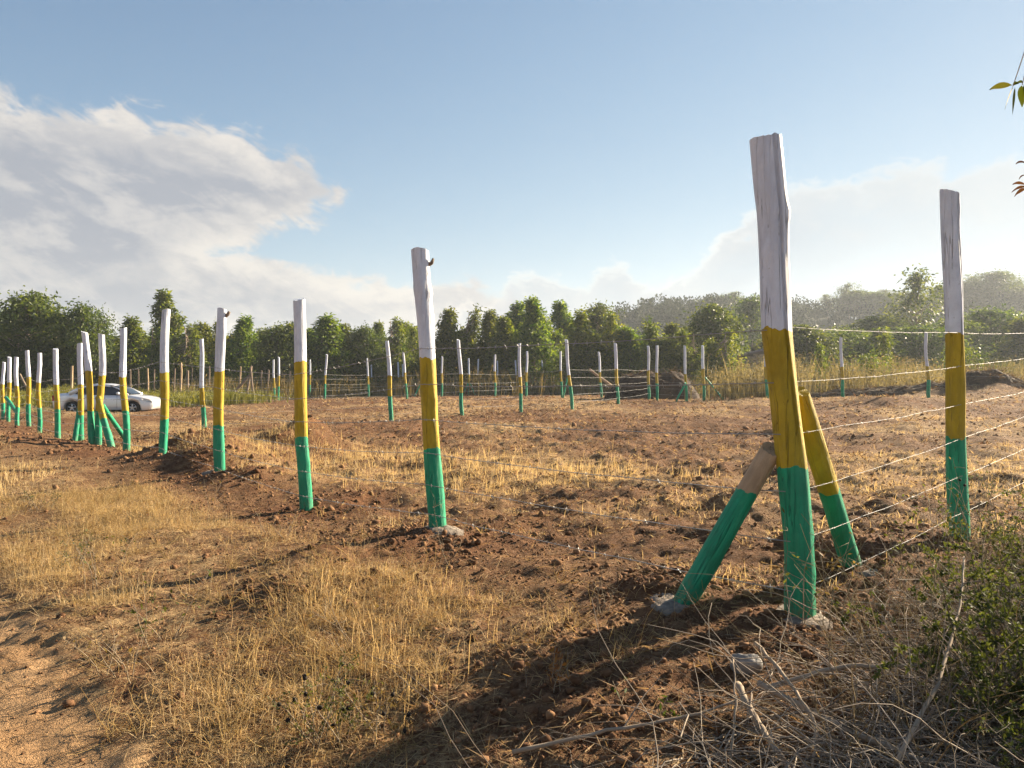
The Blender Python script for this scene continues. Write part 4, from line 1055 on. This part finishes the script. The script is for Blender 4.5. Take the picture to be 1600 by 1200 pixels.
# ------------------------------------------------------------------ dry grass of the verge
STRAW_D, STRAW_L = (0.31, 0.215, 0.105), (0.74, 0.585, 0.335)
def tufts(name, cx_, cy_, hgt, nb, label, cat, seed, width=(0.002, 0.0045), spread=0.05, cols=(STRAW_D, STRAW_L), flat=0.5):
    r = np.random.default_rng(seed)
    n = len(cx_); k = np.repeat(np.arange(n), nb); m = len(k)
    a = r.uniform(0, 2*PI, m); q = np.sqrt(r.random(m))*spread*(hgt[k]/0.2)
    x = cx_[k]+np.cos(a)*q; y = cy_[k]+np.sin(a)*q
    C = np.stack([x, y, terrain(x, y)-0.006], 1)
    lay = r.random(m) < flat
    H = hgt[k]*np.where(lay, r.uniform(0.1, 0.55, m), r.uniform(0.5, 1.25, m))
    Ln = hgt[k]*np.where(lay, r.uniform(0.4, 1.3, m), r.uniform(0.05, 0.45, m))
    a2 = a+r.normal(0, 0.9, m); ln = np.stack([np.cos(a2), np.sin(a2)], 1)
    V, F4_, F3_ = blades(C, ln, H, Ln, r.uniform(*width, m))
    tb = r.normal(0.5, 0.18, n)[k]
    t = np.clip(tb+r.normal(0, 0.2, m), 0, 1)[:, None]
    cc = np.array(cols[0])*(1-t)+np.array(cols[1])*t
    return tag(mesh(name, V, F4_, F3_, M_GRASS, None, np.repeat(cc, 5, 0)), label, cat, None, 'stuff')
r = np.random.default_rng(601)
def curly(base, n, L, up, r, seg=9, curl=0.5):
    """n random curved twig paths starting at base (n, 3)"""
    a = r.uniform(0, 2*PI, n); D = np.stack([np.cos(a), np.sin(a), np.abs(r.normal(0, up, n))], 1); D = unit(D)
    P = [base]
    for k in range(seg-1):
        D = unit(D+r.normal(0, curl/seg*2, (n, 3))+np.array([0, 0, -0.10*curl]))
        P.append(P[-1]+D*(L/(seg-1))[:, None])
    return np.stack(P, 1)
def spots(n, s0, s1, n0, n1, dens):
    s = r.uniform(s0, s1, n); q = r.uniform(n0, n1, n)
    x = C0[0]+FD[0]*s+FN[0]*q; y = C0[1]+FD[1]*s+FN[1]*q
    keep = (y > 1.6) & (np.abs(x/np.maximum(y, .1)) < 0.78) & (r.random(n) < dens(x, y, s, q))
    return x[keep], y[keep]
def dens_verge(x, y, s, n):
    pat = np.clip(0.50+3.2*fbm(x*0.95, y*0.95, 61, 3), 0.02, 1)
    e = sstep(n, 0.55, 1.5)*(1-sstep(n+0.5*fbm(x*1.1, y*1.1, 31, 4), 2.75, 3.2))
    return pat*e*sstep(s, 0.1, 1.6)
x, y = spots(17000, 0, 9.5, 0.4, 3.4, dens_verge)
tufts('verge_grass', x, y, np.clip(np.exp(r.normal(-2.7, 0.5, len(x))), 0.025, 0.28), 16, 'dry golden grass covering the verge between track and fence', 'grass', 602, (0.0016, 0.0036), spread=0.16, flat=0.86)
# curled dry stems and fine branching weeds woven through it
def tangle(name, x, y, Lr, rad, cols, label, seed, up=0.7, curl=1.3, seg=6):
    q = np.random.default_rng(seed); n = len(x)
    P = curly(np.stack([x, y, terrain(x, y)], 1), n, q.uniform(*Lr, n), up, q, seg, curl)
    g = terrain(P[..., 0].ravel(), P[..., 1].ravel()).reshape(P.shape[:2]); P[..., 2] = np.maximum(P[..., 2], g+0.004)
    V, Fq = tubes_many(P, q.uniform(*rad, n)[:, None]*np.linspace(1, 0.5, seg)[None], 3)
    return tag(mesh(name, V, Fq, None, M_GRASS, None, np.repeat(leaf_cols(n, cols[0], cols[1], q), seg*3, 0)), label, 'grass', None, 'stuff')
x, y = spots(34000, 0, 9.5, 0.3, 3.4, lambda x, y, s, n: dens_verge(x, y, s, n)+0.05)
tangle('curled_grass', x[:7500], y[:7500], (0.06, 0.34), (0.0008, 0.0018), ((0.24, 0.16, 0.075), (0.62, 0.47, 0.26)), 'curled dry stems tangled over the verge', 611)
k_ = r.choice(len(x), 260); xx = np.repeat(x[k_], 16)+r.normal(0, 0.03, 260*16); yy_ = np.repeat(y[k_], 16)+r.normal(0, 0.03, 260*16)
tangle('verge_weeds', xx, yy_, (0.10, 0.30), (0.0009, 0.0018), ((0.24, 0.175, 0.07), (0.60, 0.46, 0.21)), 'fine olive and straw coloured weeds in bunches on the verge', 612, 1.6, 0.8)
x, y = spots(6000, 9.0, 40, 0.3, 4.6, lambda x, y, s, n: np.clip(0.35+2.4*fbm(x*0.5, y*0.5, 61, 3), 0.02, 1)*sstep(n, 1.0, 2.4))
tufts('distant_verge_grass', x, y, r.uniform(0.06, 0.20, len(x)), 12, 'dry grass along the verge farther left', 'grass', 603, (0.004, 0.008), 0.14, flat=0.8)
# straw stubble of the cleared field
n = 60000
d = 4.5*np.exp(r.random(n)*math.log(42/4.5)); px = r.uniform(-40, 1640, n); x = (px-CX)/F*d; y = d
s, nn, qq = field_coords(x, y)
keep = (nn < -0.1) & (qq < 0.2) & (r.random(n) < np.clip(0.22+2.2*fbm(x*0.33, y*0.33, 51, 3)+0.8*fbm(x*1.7, y*1.7, 81, 2), 0.02, 1))
x, y = x[keep][:9500], y[keep][:9500]
tufts('field_stubble', x, y, r.uniform(0.03, 0.11, len(x))*(1+np.hypot(x, y)*0.018), 7, 'pale stubble and straw left on the cleared field', 'stubble', 604, (0.0028, 0.006), 0.12, flat=0.9)
# long bleached grass patches on the field
n = 9000
x = r.uniform(-9, 3, n); y = r.uniform(10, 20, n)
keep = (np.exp(-((x+6.5)/2.2)**2-((y-15.8)/1.5)**2)+0.8*np.exp(-((x+2.5)/1.8)**2-((y-14.0)/1.6)**2)+0.7*np.exp(-((x-0.3)/1.6)**2-((y-11.5)/1.3)**2)) > r.random(n)*1.1
s, nn, qq = field_coords(x, y); keep &= nn < -0.3
x, y = x[keep], y[keep]
tufts('field_grass', x, y, r.uniform(0.08, 0.26, len(x)), 13, 'bleached grass patches standing in the field', 'grass', 605, (0.004, 0.007), 0.14, flat=0.78)
# bits of root, straw and turned soil over the farther field
n = 60000
d = 7*np.exp(r.random(n)*math.log(46/7)); px = r.uniform(-40, 1640, n); x = (px-CX)/F*d; y = d
s, nn, qq = field_coords(x, y)
keep = (nn < -0.2) & (qq < 0.1) & (r.random(n) < np.clip(0.5+1.5*fbm(x*.6, y*.6, 95, 3), 0.05, 1)); x, y = x[keep][:26000], y[keep][:26000]; n = len(x)
D = np.stack([r.normal(0, 1, n), r.normal(0, 1, n), np.abs(r.normal(0, 0.35, n))], 1)
V, Fq = diamonds(np.stack([x, y, terrain(x, y)-0.004], 1), D, r.normal(0, 0.7, (n, 3))+np.array([0, 0, 1]), r.uniform(0.025, 0.09, n)*(0.4+y/11), r.uniform(0.006, 0.013, n)*(0.4+y/11))
cc = np.where((r.random(n) < 0.5)[:, None], leaf_cols(n, (0.05, 0.024, 0.012), (0.16, 0.08, 0.04), r), leaf_cols(n, (0.22, 0.15, 0.085), (0.48, 0.37, 0.22), r))
tag(mesh('field_litter', V, Fq, None, M_GRASS, None, np.repeat(cc, 4, 0)), 'scraps of root, straw and turned soil on the field', 'litter', None, 'stuff')
# loose straws lying about, near ground
n = 26000
d = 2.4*np.exp(r.random(n)*math.log(16/2.4)); px = r.uniform(-40, 1640, n); x = (px-CX)/F*d; y = d
s, nn, qq = field_coords(x, y)
keep = r.random(n) < np.where(nn > 3.0, 0.10, 0.8); x, y = x[keep], y[keep]; n = len(x)
z = terrain(x, y)+0.006
V, Fq = diamonds(np.stack([x, y, z], 1), np.stack([r.normal(0, 1, n), r.normal(0, 1, n), r.normal(0, 0.18, n)], 1), r.normal(0, 0.4, (n, 3))+np.array([0, 0, 1]), r.uniform(0.03, 0.16, n), r.uniform(0.0025, 0.006, n))
tag(mesh('straw_litter', V, Fq, None, M_GRASS, None, np.repeat(leaf_cols(n, (0.18, 0.11, 0.05), (0.50, 0.36, 0.19), r), 4, 0)), 'loose straw lying on the bare soil', 'straw', None, 'stuff')

# clods of earth
ico = np.array([(0, 0, 1), (.894, 0, .447), (.276, .851, .447), (-.724, .526, .447), (-.724, -.526, .447), (.276, -.851, .447), (.724, .526, -.447), (-.276, .851, -.447), (-.894, 0, -.447), (-.276, -.851, -.447), (.724, -.526, -.447), (0, 0, -1)])
icf = np.array([(0, 1, 2), (0, 2, 3), (0, 3, 4), (0, 4, 5), (0, 5, 1), (1, 6, 2), (2, 7, 3), (3, 8, 4), (4, 9, 5), (5, 10, 1), (1, 10, 6), (2, 6, 7), (3, 7, 8), (4, 8, 9), (5, 9, 10), (11, 7, 6), (11, 8, 7), (11, 9, 8), (11, 10, 9), (11, 6, 10)])
n = 60000
d = 2.3*np.exp(r.random(n)*math.log(26/2.3)); px = r.uniform(-60, 1660, n); x = (px-CX)/F*d; y = d
s, nn, qq = field_coords(x, y)
cl = np.zeros(n)
for ax, ay, _ in ANCH[:16]: cl = np.maximum(cl, np.exp(-((x-ax)**2+(y-ay)**2)/0.8**2))
for mx, my, h, rr in MOUNDS: cl = np.maximum(cl, np.exp(-((x-mx)**2+(y-my)**2)/(rr*1.2)**2))
p_ = (0.10+0.45*cl+0.25*sstep(-np.abs(nn), -1.2, 0)+0.25*np.clip(fbm(x*.8, y*.8, 88, 3), 0, 1))*np.where(nn > 2.9, 0.12, 1)
keep = r.random(n) < p_; x, y, cl = x[keep][:11000], y[keep][:11000], cl[keep][:11000]; n = len(x)
sz = np.exp(r.normal(-5.1, 0.6, n))*(1+0.7*cl)*(0.7+y*0.09); sz = np.clip(sz, 0.003, 0.012+0.0045*y)
C = np.stack([x, y, terrain(x, y)+sz*0.25], 1)
sh = r.uniform(0.5, 1.4, (n, 12, 1))
an = r.uniform(0, 2*PI, n); ca, sa = np.cos(an)[:, None], np.sin(an)[:, None]
P = ico[None]*sh*r.uniform(0.7, 1.2, (n, 1, 3)); P = np.stack([P[..., 0]*ca-P[..., 1]*sa, P[..., 0]*sa+P[..., 1]*ca, P[..., 2]*0.8], -1)
V = (C[:, None, :]+P*sz[:, None, None]).reshape(-1, 3)
F3_ = (icf[None]+np.arange(n)[:, None, None]*12).reshape(-1, 3)
tag(mesh('soil_clods', V, None, F3_, M_SOILC, None, np.repeat(leaf_cols(n, (0.085, 0.042, 0.022), (0.24, 0.135, 0.07), r, 0.4), 12, 0)), 'crumbs and clods of reddish earth', 'clods', None, 'stuff')

oc = np.array([(1, 0, 0), (0, 1, 0), (-1, 0, 0), (0, -1, 0), (0, 0, 1), (0, 0, -0.6)]); of = np.array([(0, 1, 4), (1, 2, 4), (2, 3, 4), (3, 0, 4), (1, 0, 5), (2, 1, 5), (3, 2, 5), (0, 3, 5)])
n = 150000
d = 2.4*np.exp(r.random(n)*math.log(38/2.4)); px = r.uniform(-60, 1660, n); x = (px-CX)/F*d; y = d
s, nn, qq = field_coords(x, y)
p_ = np.clip(0.25+1.1*fbm(x*.7, y*.7, 90, 3)+0.35*sstep(-np.abs(nn), -1.0, 0), 0.04, 1)*np.where(nn > 2.9, 0.10, np.where(nn > 0.8, 0.35, 1))
keep = r.random(n) < p_; x, y = x[keep][:30000], y[keep][:30000]; n = len(x)
sz = np.clip(np.exp(r.normal(-5.0, 0.45, n))*(0.55+y*0.085), 0.003, 0.055)
C = np.stack([x, y, terrain(x, y)+sz*0.2], 1)
an = r.uniform(0, 2*PI, n); ca, sa = np.cos(an)[:, None], np.sin(an)[:, None]
P = oc[None]*r.uniform(0.5, 1.4, (n, 6, 1)); P = np.stack([P[..., 0]*ca-P[..., 1]*sa, P[..., 0]*sa+P[..., 1]*ca, P[..., 2]*0.8], -1)
V = (C[:, None, :]+P*sz[:, None, None]).reshape(-1, 3)
tag(mesh('soil_crumbs', V, None, (of[None]+np.arange(n)[:, None, None]*6).reshape(-1, 3), M_SOILC, None, np.repeat(leaf_cols(n, (0.085, 0.042, 0.022), (0.27, 0.155, 0.085), r, 0.45), 6, 0)), 'fine crumbs of broken soil scattered over the field', 'soil', None, 'stuff')

# ------------------------------------------------------------------ brush in the shaded right foreground
DRY_D, DRY_L = (0.13, 0.10, 0.075), (0.42, 0.35, 0.27)
n = 4200
px = r.uniform(860, 1680, n); yy = r.uniform(1.9, 5.2, n); x = (px-CX)/F*yy
s, nn, qq = field_coords(x, yy)
keep = (qq > 0.25+0.4*r.random(n)) & (nn < 2.7) & (r.random(n) < np.clip(0.25+0.9*sstep(qq, 0.2, 1.4)*sstep(x, 0.0, 1.2), 0, 1)); x, yy = x[keep], yy[keep]; n = len(x)
base = np.stack([x, yy, terrain(x, yy)+r.uniform(0.0, 0.10, n)], 1)
L = r.uniform(0.25, 1.0, n)
P = curly(base, n, L, 0.22, r, 9, 1.1)
gz = terrain(P[..., 0].ravel(), P[..., 1].ravel(), True).reshape(P.shape[:2])
P[..., 2] = np.maximum(P[..., 2], gz+0.008)
rad = r.uniform(0.0012, 0.0034, n)[:, None]*np.linspace(1, 0.35, 9)[None]
V, Fq = tubes_many(P, rad, 4)
tag(mesh('twig_litter', V, Fq, None, M_TWIG, None, np.repeat(leaf_cols(n, DRY_D, DRY_L, r), 36, 0)), 'tangled grey dead twigs on the shaded right foreground', 'twigs', None, 'stuff')
# upright dry stalks rising along the right edge
n = 650
px = r.uniform(1290, 1660, n); yy = r.uniform(2.3, 5.4, n); x = (px-CX)/F*yy
s, nn, qq = field_coords(x, yy); keep = qq > 0.35; x, yy = x[keep], yy[keep]
tangle('dry_stalks', x, yy, (0.25, 0.75), (0.0010, 0.0024), ((0.12, 0.10, 0.06), (0.34, 0.29, 0.19)), 'thin dry stalks standing among the right hand bushes', 613, 2.2, 0.6, 8)
# thicker cut branches lying on top: pixel ends and depth
for k, (pts, rad0, lb) in enumerate([
        ([(1152, 1070, 3.05), (1185, 1130, 2.80), (1240, 1215, 2.52)], 0.0125, 'thick pale cut branch pointing at the viewer below the grey stone'),
        ([(1185, 1068, 3.10), (1300, 1130, 2.80), (1420, 1180, 2.60), (1560, 1215, 2.45)], 0.011, 'long pale branch running to the lower right corner'),
        ([(1200, 1075, 3.05), (1310, 1040, 3.05), (1420, 1040, 3.0), (1560, 1050, 2.95)], 0.008, 'thin arched branch lying across the right brush'),
        ([(800, 1175, 2.75), (960, 1140, 2.85), (1075, 1120, 2.9), (1150, 1095, 2.95)], 0.0065, 'slender branch lying left of the brush pile'),
        ([(1180, 1005, 3.35), (1230, 1060, 3.05), (1275, 1130, 2.75), (1270, 1200, 2.6)], 0.007, 'bent branch leaning across the grey stone'),
        ([(1400, 1190, 2.4), (1470, 1060, 2.75), (1500, 950, 3.1), (1508, 870, 3.4)], 0.006, 'upright bare stem rising in the right brush'),
        ([(1140, 1210, 2.6), (1150, 1100, 2.75), (1146, 1030, 2.9)], 0.004, 'thin upright pale stalk left of the cut branch')]):
    W = np.array([at(*p) for p in pts])
    t = np.linspace(0, 1, 17); tt = np.linspace(0, 1, len(W))
    P = np.stack([np.interp(t, tt, W[:, i]) for i in range(3)], 1)
    P = np.array([P[0]]+[(P[max(i-1, 0)]+2*P[i]+P[min(i+1, 16)])/4 for i in range(1, 16)]+[P[16]])
    P += np.random.default_rng(700+k).normal(0, 0.0022, P.shape); rad0 *= 1.25
    g = terrain(P[:, 0], P[:, 1])+rad0*1.1
    P[:, 2] = np.maximum(P[:, 2], g)
    o = P[0].copy()
    root = tag(empty('dead_branch', o), lb, 'branch', 'cut branches in the brush')
    V, Qd, T3 = tube(P-o, rad0*np.linspace(1, 0.55, 17)*(1+0.08*np.sin(np.arange(17)*2.2)), 8)
    mesh('limb', V, Qd, T3, M_TWIG, root, np.tile((0.30, 0.235, 0.17), (len(V), 1)), True)
    q = np.random.default_rng(720+k); nb = 4
    idx = q.integers(4, 15, nb)
    PP = curly((P-o)[idx], nb, q.uniform(0.15, 0.4, nb), 0.5, q, 7, 0.6)
    V, Fq = tubes_many(PP, np.tile(rad0*0.4*np.linspace(1, 0.3, 7)[None], (nb, 1)), 5)
    for a_ in range(nb): mesh('side_twig', V[a_*35:(a_+1)*35], Fq[:24], None, M_TWIG, root, np.tile((0.26, 0.20, 0.15), (35, 1)))

def weed(name, px, d, h, nstem, leafn, leaf, cols, label, cat, seed, stem_col=(0.24, 0.19, 0.13), spread=0.25, leafsize=(0.02, 0.05), stem_r=0.0028, heads=0, x=None):
    q = np.random.default_rng(seed)
    x = (px-CX)/F*d if x is None else x
    o = np.array([x, d, tz(x, d)-0.01])
    root = tag(empty(name, o), label, cat)
    base = np.stack([q.normal(0, 0.03, nstem), q.normal(0, 0.03, nstem), np.zeros(nstem)], 1)*(1+spread*2)
    a = q.uniform(0, 2*PI, nstem); P = [base]; D = unit(np.stack([np.cos(a)*spread, np.sin(a)*spread, np.ones(nstem)], 1)); Ls = h*q.uniform(0.55, 1.08, nstem)
    for k in range(9):
        D = unit(D+q.normal(0, 0.10, (nstem, 3))); P.append(P[-1]+D*(Ls/9)[:, None])
    P = np.stack(P, 1)
    nb = nstem*3; si = q.integers(0, nstem, nb); ti = q.integers(3, 9, nb)
    SB = curly(P[si, ti], nb, Ls[si]*q.uniform(0.15, 0.4, nb), 0.9, q, 10, 0.5)
    A = np.concatenate([P, SB]); m = len(A)
    rad = np.concatenate([np.full(nstem, stem_r), np.full(nb, stem_r*0.5)])[:, None]*np.linspace(1, 0.35, 10)[None]
    V, Fq = tubes_many(A, rad, 4)
    mesh('stems', V, Fq, None, M_TWIG, root, np.tile(stem_col, (len(V), 1)))
    if leafn:
        i = q.integers(0, m, leafn); j = q.integers(3, 10, leafn)
        C = A[i, j]; D = q.normal(0, 1, (leafn, 3))+np.array([0, 0, -0.1])
        V, Fq = diamonds(C, D, q.normal(0, 1, (leafn, 3)), q.uniform(*leafsize, leafn), q.uniform(*leafsize, leafn)*0.45)
        tag(mesh('foliage', V, Fq, None, M_LEAFN, root, np.repeat(leaf_cols(leafn, cols[0], cols[1], q), 4, 0)), kind='stuff')
    for k in range(heads):
        i, j = q.integers(0, m), q.integers(7, 10)
        mesh('seed_head', A[i, j]+ico*0.011, None, icf, M_SEED, root, smooth=True)
    return root
M_SEED = mat_plain('dark_seed_head', (0.02, 0.014, 0.010), 0.9)
OL = ((0.035, 0.045, 0.014), (0.14, 0.15, 0.045)); GRN = ((0.018, 0.035, 0.010), (0.085, 0.115, 0.028)); BUSHC = ((0.030, 0.045, 0.014), (0.115, 0.135, 0.042)); BRN = ((0.09, 0.06, 0.03), (0.26, 0.19, 0.10))
# big shaded bushes at the right edge
for k, (x, y, h, nst, nl, lb) in enumerate([(1.80, 2.75, 0.70, 44, 8000, 'dense dark green bush filling the lower right corner'), (2.36, 3.45, 0.70, 44, 5500, 'leafy dark bush at the right edge below the cracked post'), (3.2, 4.6, 0.6, 34, 3500, 'green bush behind the others at the right edge'),
                                            (1.72, 2.2, 0.5, 34, 4000, 'bush at the bottom right edge'), (3.1, 3.5, 1.0, 34, 7000, 'taller bush at the far right edge')]):
    weed('leafy_bush', 0, y, h, nst, nl, None, BUSHC, lb, 'bush', 800+k, (0.12, 0.10, 0.07), 0.65, (0.010, 0.030), 0.0032, x=x)
for k, (px, d, h, ns, nl, cols, lb, sp, hd) in enumerate([
        (1295, 4.02, 0.62, 5, 60, BRN, 'withered leafy weed in front of the green corner post base', 0.18, 0), (1255, 3.9, 0.55, 3, 26, OL, 'bare thin weed touching the corner post', 0.15, 0), (1455, 4.3, 0.75, 6, 70, OL, 'spindly weed between the right brace and the cracked post', 0.2, 0),
        (1520, 4.9, 0.6, 8, 160, OL, 'weed clump at the foot of the cracked post', 0.35, 0), (1392, 4.6, 0.5, 5, 60, OL, 'small weed at the right brace base', 0.25, 0), (1560, 5.4, 0.7, 9, 300, GRN, 'green weed right of the cracked post', 0.4, 0), (1478, 5.35, 0.75, 2, 10, BRN, 'stalk with dark seed heads against the cracked post', 0.06, 3),
        (505, 3.25, 0.38, 14, 900, OL, 'small olive shrub with dark seed heads at bottom centre left', 0.45, 12), (590, 3.2, 0.30, 6, 120, BRN, 'dry seed-headed weed at the bottom edge', 0.4, 7), (860, 3.32, 0.20, 6, 70, ((0.16, 0.05, 0.02), (0.32, 0.16, 0.05)), 'small reddish withered weed at bottom centre', 0.35, 0),
        (1028, 2.95, 0.16, 3, 26, GRN, 'tiny green seedling in the shaded soil', 0.2, 0), (940, 4.35, 0.30, 5, 0, BRN, 'bare dry stubs left of the green brace', 0.10, 0), (200, 3.9, 0.32, 10, 60, BRN, 'dead branching weed beside the sandy track', 0.6, 0), (240, 4.4, 0.40, 6, 90, OL, 'sparse weed in the golden verge grass', 0.35, 0),
        (150, 5.6, 0.5, 5, 60, OL, 'thin olive weed at the left verge', 0.25, 0), (330, 9.4, 0.5, 6, 60, BRN, 'dry weed before the fourth post', 0.3, 0), (560, 4.2, 0.4, 4, 10, BRN, 'tall dry stalks on the verge left of centre', 0.5, 0), (690, 5.9, 0.55, 4, 6, BRN, 'dry bent stalks before the centre post', 0.6, 0),
        (110, 6.3, 0.3, 12, 300, OL, 'low greenish weed clump at left', 0.5, 0), (60, 9.0, 0.35, 14, 400, OL, 'greenish weed patch at the left edge', 0.6, 0), (430, 7.4, 0.3, 8, 60, BRN, 'pale weed left of the third post', 0.5, 0)]):
    weed('dry_weed', px, d, h, ns, nl, None, cols, lb, 'weed', 830+k, spread=sp, heads=hd, leafsize=(0.015, 0.04) if nl < 250 else (0.008, 0.022))

# sapling at the right whose leaf sprays hang into the top corner
def sapling():
    q = np.random.default_rng(901)
    x0, y0 = 2.62, 3.05; o = np.array([x0, y0, tz(x0, y0)])
    root = tag(empty('leaning_sapling', o), 'slim sapling whose leaf sprays hang into the top right corner', 'sapling')
    W = np.array([(0, 0, -0.1), (0.02, 0.02, 0.8), (-0.05, 0.03, 1.6), (-0.16, 0.0, 2.2), (-0.34, -0.02, 2.62), (-0.52, -0.03, 2.74)])
    t = np.linspace(0, 1, 24); P = np.stack([np.interp(t, np.linspace(0, 1, 6), W[:, i]) for i in range(3)], 1)
    P = np.array([P[0]]+[(P[i-1]+2*P[i]+P[i+1])/4 for i in range(1, 23)]+[P[23]])
    mesh('stem', *tube(P, np.linspace(0.016, 0.004, 24), 7), M_BARK, root, smooth=True)
    S2 = np.array([P[14], P[14]+(-0.12, 0.0, 0.05), at(1603, 292, 3.05)-o]); mesh('side_stem', *tube(S2, [0.006, 0.004, 0.003], 5), M_BARK, root)
    for a_, b_ in ((P[23], (1583, 134)), (P[23], (1597, 133)), (S2[2], (1602, 258)), (S2[2], (1600, 292))):
        b_ = at(*b_, 3.05)-o; m_ = (a_+b_)/2+np.array([0, 0, 0.015])
        mesh('twig', *tube([a_, m_, b_], [0.003, 0.0025, 0.0015], 5), M_BARK, root)
    def leaf(base, tip, w_, droop, colr):
        base, tip = np.asarray(base), np.asarray(tip); n = 7; u = np.linspace(0, 1, n)
        mid = base[None]*(1-u)[:, None]+tip[None]*u[:, None]; mid[:, 2] += droop*4*u*(1-u)
        D = unit(tip-base); S = unit(np.cross(D, unit(q.normal(0, 1, 3)+np.array([0, -1.4, 0.3]))))
        ww = w_*np.sin(np.clip(u*1.02, 0, 1)*PI)**0.8*(1-0.35*u)
        V = np.concatenate([mid+S*ww[:, None]/2+np.array([0, 0, .004]), mid, mid-S*ww[:, None]/2+np.array([0, 0, .004])])
        i = np.arange(n-1)
        Fq = np.concatenate([np.stack([i, i+1, i+n+1, i+n], 1), np.stack([i+n, i+n+1, i+2*n+1, i+2*n], 1)])
        mesh('leaf', V, Fq, None, M_LEAFN, root, np.tile(colr, (len(V), 1)), True)
    G1, G2_, RD = (0.07, 0.09, 0.015), (0.12, 0.12, 0.02), (0.10, 0.045, 0.025)
    A = lambda px, py: at(px, py, 3.05)-o
    for b, t_, w_, c_ in [((1581, 134), (1546, 141), .030, G2_), ((1583, 137), (1570, 172), .034, G2_), ((1586, 138), (1582, 180), .022, G1), ((1592, 131), (1582, 136), .02, G1), ((1596, 135), (1597, 170), .040, G1), ((1598, 130), (1584, 134), .025, G1), ((1600, 133), (1606, 168), .04, G1), ((1604, 128), (1618, 150), .04, G2_),
                          ((1603, 256), (1587, 257), .014, RD), ((1602, 290), (1582, 289), .014, RD), ((1602, 293), (1581, 301), .016, RD), ((1603, 296), (1585, 308), .018, RD), ((1602, 275), (1592, 281), .012, RD), ((1608, 262), (1620, 280), .03, G1), ((1610, 290), (1625, 310), .03, G1)]:
        leaf(A(*b), A(*t_), w_, 0.006, c_)
    for k in range(46):
        i = q.integers(10, 24); b = P[i]; dirn = unit(np.array([abs(q.normal(0, 1))+0.5, q.normal(0, 1), q.normal(-0.2, 0.6)]))
        leaf(b, b+dirn*q.uniform(0.07, 0.13), q.uniform(0.025, 0.04), 0.01, G1 if k % 2 else G2_)
sapling()

# pale stone lump in the brush
q = np.random.default_rng(950)
S, NR = 22, 12
th = np.arange(S)*2*PI/S; ph = np.linspace(0.02, PI-0.02, NR)
PH, TH = np.meshgrid(ph, th, indexing='ij')
U = np.stack([np.sin(PH)*np.cos(TH), np.sin(PH)*np.sin(TH), np.cos(PH)], -1).reshape(-1, 3)
rr = np.ones(len(U))
for _ in range(14):
    nrm = unit(q.normal(0, 1, 3)); rr = np.minimum(rr, q.uniform(0.62, 0.95)/np.maximum(U@nrm, 0.02))
V = U*(rr*(1+0.12*fbm(U[:, 0]*3, U[:, 1]*3+U[:, 2]*2, 7, 3)))[:, None]*np.array([0.075, 0.06, 0.058])
i = np.arange(NR-1)[:, None]*S; j = np.arange(S)[None, :]
x_, y_ = (1166-CX)/F*3.42, 3.42
st = tag(mesh('grey_stone', V, np.stack([i+j, i+S+j, i+S+(j+1) % S, i+(j+1) % S], -1).reshape(-1, 4), None, M_ROCK), 'pale grey stone lump lying before the corner post', 'stone')
st.location = (x_, y_, tz(x_, y_)+0.028)

# ------------------------------------------------------------------ haze in the air
hb = bpy.data.materials.new('haze_air'); hb.use_nodes = True
t = hb.node_tree; t.nodes.clear()
pv = t.nodes.new('ShaderNodeVolumePrincipled'); pv.inputs['Color'].default_value = (0.82, 0.90, 1.0, 1); pv.inputs['Density'].default_value = 0.00048; pv.inputs['Anisotropy'].default_value = 0.3
oo = t.nodes.new('ShaderNodeOutputMaterial'); t.links.new(pv.outputs[0], oo.inputs['Volume'])
x0, x1, y0, y1, z0, z1 = -720, 720, -140, 830, -9, 45
V = [(x0, y0, z0), (x1, y0, z0), (x1, y1, z0), (x0, y1, z0), (x0, y0, z1), (x1, y0, z1), (x1, y1, z1), (x0, y1, z1)]
hz = mesh('haze', np.array(V), [[3, 2, 1, 0], [4, 5, 6, 7], [0, 1, 5, 4], [1, 2, 6, 5], [2, 3, 7, 6], [3, 0, 4, 7]], None, hb)
tag(hz, 'thin pale haze in the air over the land', 'haze', None, 'stuff')
